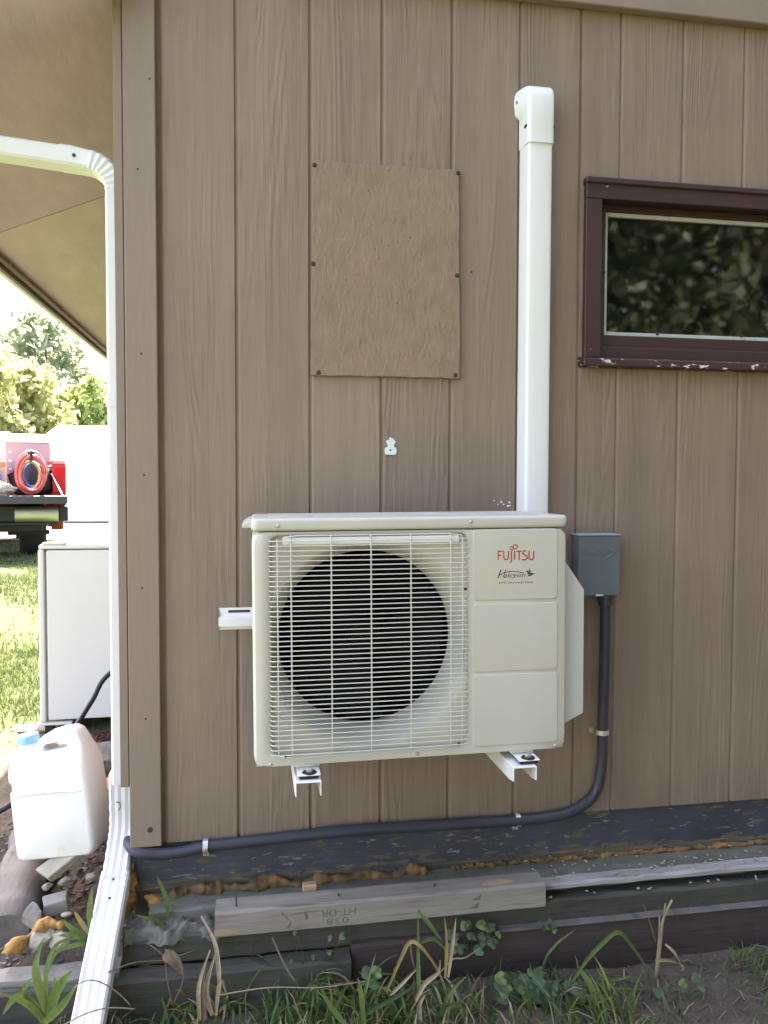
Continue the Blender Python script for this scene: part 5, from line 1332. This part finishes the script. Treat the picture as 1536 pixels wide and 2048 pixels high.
# hero blades in the middle
Yc = -.34
t = thing('grass_clump', 'tall weed with a bent yellow tip in front of the lumber', 'grass clump', at(860, 2030, Yc), (0,0,0), 'weeds along the foot of the wall')
for pts, w_, m in (([(838,1990,Yc),(836,1930,Yc+.05),(836,1820,Yc+.12)],.011,'blade'), ([(836,1820,Yc+.12),(860,1850,Yc+.1),(886,1885,Yc+.08)],.012,'blade'), ([(772,1985,Yc),(800,1920,Yc),(818,1885,Yc),(838,1890,Yc-.01),(866,1925,Yc-.02),(880,1955,Yc-.02)],.010,'bladeyellow'),
                   ([(890,1955,Yc),(893,1890,Yc+.02),(889,1832,Yc+.03)],.009,'bladeyellow'), ([(896,1955,Yc),(905,1890,Yc+.02),(912,1835,Yc+.03)],.009,'dry'), ([(842,1885,Yc+.06),(868,1878,Yc+.06),(896,1905,Yc+.05)],.009,'blade'),
                   ([(720,2050,Yc-.04),(728,1990,Yc-.03),(752,1905,Yc)],.010,'blade'), ([(728,2050,Yc-.05),(722,1990,Yc-.04),(716,1955,Yc-.03)],.013,'blade'), ([(690,2050,Yc-.05),(660,2010,Yc-.04),(650,1990,Yc-.04)],.014,'blade'),
                   ([(700,2045,Yc-.05),(780,2000,Yc-.02),(835,1970,Yc)],.011,'bladedark'), ([(880,2030,Yc),(900,1985,Yc),(935,1950,Yc)],.010,'blade'), ([(870,2040,Yc),(905,2010,Yc),(945,2030,Yc)],.010,'blade')):
    hero(t, pts, w_, m)
for pts, w_, m in (([(780,1990,Yc),(805,1965,Yc),(832,1940,Yc)],.009,'dry'), ([(830,2000,Yc),(850,1965,Yc),(875,1945,Yc),(880,1920,Yc)],.012,'dry'), ([(820,1880,Yc+.04),(822,1910,Yc+.03),(830,1940,Yc+.02)],.006,'drydark'), ([(840,2045,Yc-.03),(838,2010,Yc-.03),(850,1990,Yc-.03)],.012,'dry'), ([(880,1945,Yc),(905,1918,Yc+.02),(930,1915,Yc+.02),(960,1895,Yc+.04)],.004,'dry')):
    hero(t, pts, w_, m, 'dead_leaf', .45, .3)
t = thing('twig', 'thin grey twig rising under the lumber', 'twig', at(590, 1960, -.26), (0,0,0), 'loose straws')
htwig(t, [(545,1875,-.18),(560,1910,-.22),(575,1940,-.26),(592,1965,-.28)], .0028, 'drydark')
t = thing('twig', 'long straw lying across the grass below the lumber', 'twig', at(500, 1985, -.30), (0,0,0), 'loose straws')
htwig(t, [(440,1990,-.30),(540,1975,-.30),(640,1975,-.29),(745,1960,-.27)], .0018, 'dry'); htwig(t, [(620,1980,-.29),(690,1966,-.27),(760,1965,-.26)], .0022, 'drydark')
# right: arching blade, cut stalk
Yr = -.30
t = thing('grass_clump', 'long green blade arching over in front of the brown timber', 'grass clump', at(1180, 2040, Yr), (0,0,0), 'weeds along the foot of the wall')
for pts, w_, m in (([(1140,1970,Yr),(1165,1930,Yr),(1200,1890,Yr+.01),(1235,1864,Yr+.02),(1262,1890,Yr+.02),(1290,1930,Yr+.01),(1312,1965,Yr)],.012,'blade'), ([(1160,1940,Yr),(1180,1970,Yr-.02),(1190,2010,Yr-.04),(1184,2060,Yr-.06)],.016,'blade'),
                   ([(1195,1956,Yr),(1230,1958,Yr),(1262,1953,Yr-.01)],.010,'blade'), ([(1180,1968,Yr),(1230,1974,Yr),(1296,1979,Yr-.01)],.009,'blade'), ([(1200,1965,Yr),(1230,1995,Yr-.02),(1262,2022,Yr-.03)],.008,'blade'), ([(1190,2010,Yr-.03),(1215,2035,Yr-.04),(1240,2060,Yr-.05)],.008,'blade'),
                   ([(1090,1915,Yr),(1115,1885,Yr+.02),(1152,1858,Yr+.03)],.007,'blade'), ([(1085,1930,Yr),(1100,1895,Yr+.01)],.006,'bladedark')):
    hero(t, pts, w_, m)
Ys = -.25
t = thing('cut_stalk', 'cut tan and green stalk standing before the brown timber', 'stalk', at(1312, 1955, Ys), (0,0,0), 'weeds along the foot of the wall')
for pts, r, m in (([(1312,1955,Ys),(1320,1890,Ys),(1326,1840,Ys),(1344,1800,Ys)], .0055, 'dry'), ([(1316,1955,Ys),(1322,1880,Ys),(1331,1807,Ys)], .0045, 'bladeyellow'), ([(1311,1955,Ys),(1318,1880,Ys),(1319,1833,Ys)], .004, 'dry'), ([(1312,1885,Ys-.01),(1300,1845,Ys-.01),(1288,1810,Ys-.01)], .0025, 'drydark'), ([(1293,1832,Ys-.01),(1303,1828,Ys-.01),(1311,1820,Ys-.01)], .002, 'drydark')):
    htwig(t, pts, r, m, 'stalk')
for pts, w_, m in (([(1330,1888,Ys),(1348,1905,Ys-.01),(1361,1928,Ys-.01)],.008,'dry'), ([(1310,1920,Ys),(1335,1920,Ys-.01),(1360,1928,Ys-.01)],.009,'bladeyellow'), ([(1360,1928,Ys-.01),(1366,1935,Ys-.01),(1362,1942,Ys-.01)],.006,'dry')):
    hero(t, pts, w_, m, 'dead_leaf', .4, .3)
# clover / ivy
def round_leaf(r, seed):
    rg = random.Random(seed); n = 12; vs = [(0,0,.18*r)]
    for k in range(n):
        a = 2*math.pi*k/n; q = r*(1+.12*math.sin(3*a+seed)); 
        if k == 0: q *= .55
        vs.append((q*math.cos(a), q*math.sin(a), rg.uniform(-.05,.05)*r))
    return MB().add(vs, [(0, 1+k, 1+(k+1)%n) for k in range(n)])
def ivy(px, py, Y, label, n, sp, r, m='bladedark'):
    p = at(px, py, Y); t = thing('ground_ivy', label, 'weed', p, (0,0,0), 'weeds along the foot of the wall')
    for i in range(n):
        o = Vector((random.uniform(-sp,sp), random.uniform(-.03,.02), random.uniform(-.35,.55)*sp))
        l = obj('leaf', round_leaf(r*random.uniform(.6,1.2), i), M[m if random.random() < .75 else 'blade'], t, fix=False)
        l.location = o; l.rotation_euler = (R(random.uniform(25,75)), R(random.uniform(-25,25)), R(random.uniform(-50,50)))
        g0 = Vector((o.x*.5, .02, -.6*sp)); obj('stem', MB().tube([g0, (g0+o)/2+Vector((0,0,.01)), o], .0011, 5), M[m], t, smooth='all')
ivy(945, 1880, -.19, 'round-leaved creeper climbing the timber behind the bent yellow blade', 24, .07, .014)
ivy(1050, 1975, -.28, 'dark round-leaved creeper patch left of the arching blade', 34, .075, .019)
ivy(1100, 1855, -.175, 'tiny creeper sprig on the timber edge right of the lumber', 8, .025, .008)
ivy(1150, 1995, -.30, 'dark creeper leaves under the arching blade', 30, .08, .017)
ivy(1330, 2010, -.33, 'sparse creeper leaves on the bare soil at right', 14, .12, .012)
ivy(755, 1945, -.24, 'single round-leaved creeper left of the bent yellow blade', 5, .03, .017)
ivy(640, 1900, -.2, 'faint creeper leaves on the dark timber below the stamp', 7, .08, .008)
# small mixed weeds and litter as a mass: curved three-segment blades
r = np.random.default_rng(5); n = 27000
x = r.uniform(-1.3, 2.2, n); y = -.195 - r.random(n)**.9*.75
pt = np.sin(5.1*x)+np.sin(9.7*x+4*y)+.9*r.normal(size=n)
k = ((x < .98) & (pt > -.2)) | ((x >= .98) & (pt > 1.35)); x, y = x[k], y[k]; n = len(x)
z = gz(x, y); a = r.uniform(0, 6.28, n); l = (.035+.10*r.random(n)**2)*np.where(y < -.3, 1.15, .8); w2 = r.uniform(.0012,.0034,n); b = r.uniform(0, 6.28, n); cv = r.uniform(.2,1.5,n)
ca_, sa2 = np.cos(a), np.sin(a); cb_, sb_ = np.cos(b), np.sin(b)
rows = []
for t_, wf in ((0,1), (.4,1), (.75,.7)):
    h = l*(t_ - .28*cv*t_**2); o_ = l*t_**1.8*.55*cv
    for s_ in (-1, 1): rows.append(np.stack([x+cb_*o_+s_*ca_*w2*wf, y+sb_*o_+s_*sa2*w2*wf, z-.004+h], -1))
h = l*(1-.28*cv*1.25); o_ = l*.62*cv
rows.append(np.stack([x+cb_*o_, y+sb_*o_, z-.004+h], -1))
V = np.stack(rows, 1).reshape(-1,3); I7 = np.arange(n)[:,None]*7
F = np.concatenate([I7+np.array(q) for q in ((0,1,3),(0,3,2),(2,3,5),(2,5,4),(4,5,6))], 0)
lw = obj('short_grass', raw_mesh('short_grass', V, F, 3, M['bladedark']), None)
lw.data.materials.append(M['blade']); lw.data.materials.append(M['dry']); lw.data.materials.append(M['bladeyellow'])
mi = r.choice(4, n, p=(.36,.42,.14,.08)).astype(np.int32); lw.data.polygons.foreach_set('material_index', np.tile(mi, 5))
tag(lw, 'short tangled grass on the soil at the foot of the timbers', 'grass', kind='stuff')
V = []; F = []
n = 900
for i in range(n):
    x = random.uniform(-.3, 1.9); y = random.uniform(-.75,-.165); l = random.uniform(.015,.07); a = random.uniform(0, math.pi); z = gzf(x, y)+random.uniform(.002,.012); ww = random.uniform(.0006,.0018); k = len(V)
    dx, dy = math.cos(a)*l/2, math.sin(a)*l/2; nx_, ny_ = -math.sin(a)*ww, math.cos(a)*ww; cz = random.uniform(0,.012)
    V += [(x-dx-nx_,y-dy-ny_,z),(x-dx+nx_,y-dy+ny_,z),(x+nx_,y+ny_,z+cz),(x-nx_,y-ny_,z+cz),(x+dx-nx_,y+dy-ny_,z+.002),(x+dx+nx_,y+dy+ny_,z+.002)]
    F += [(k,k+1,k+2,k+3),(k+3,k+2,k+5,k+4)]
lt = obj('straw_litter', raw_mesh('straw_litter', V, F, 4, M['drydark']), None); lt.data.materials.append(M['dry']); lt.data.polygons.foreach_set('material_index', np.repeat((np.arange(n) % 4 == 0).astype(np.int32), 2)); tag(lt, 'dry straw litter scattered over the soil', 'litter', kind='stuff')
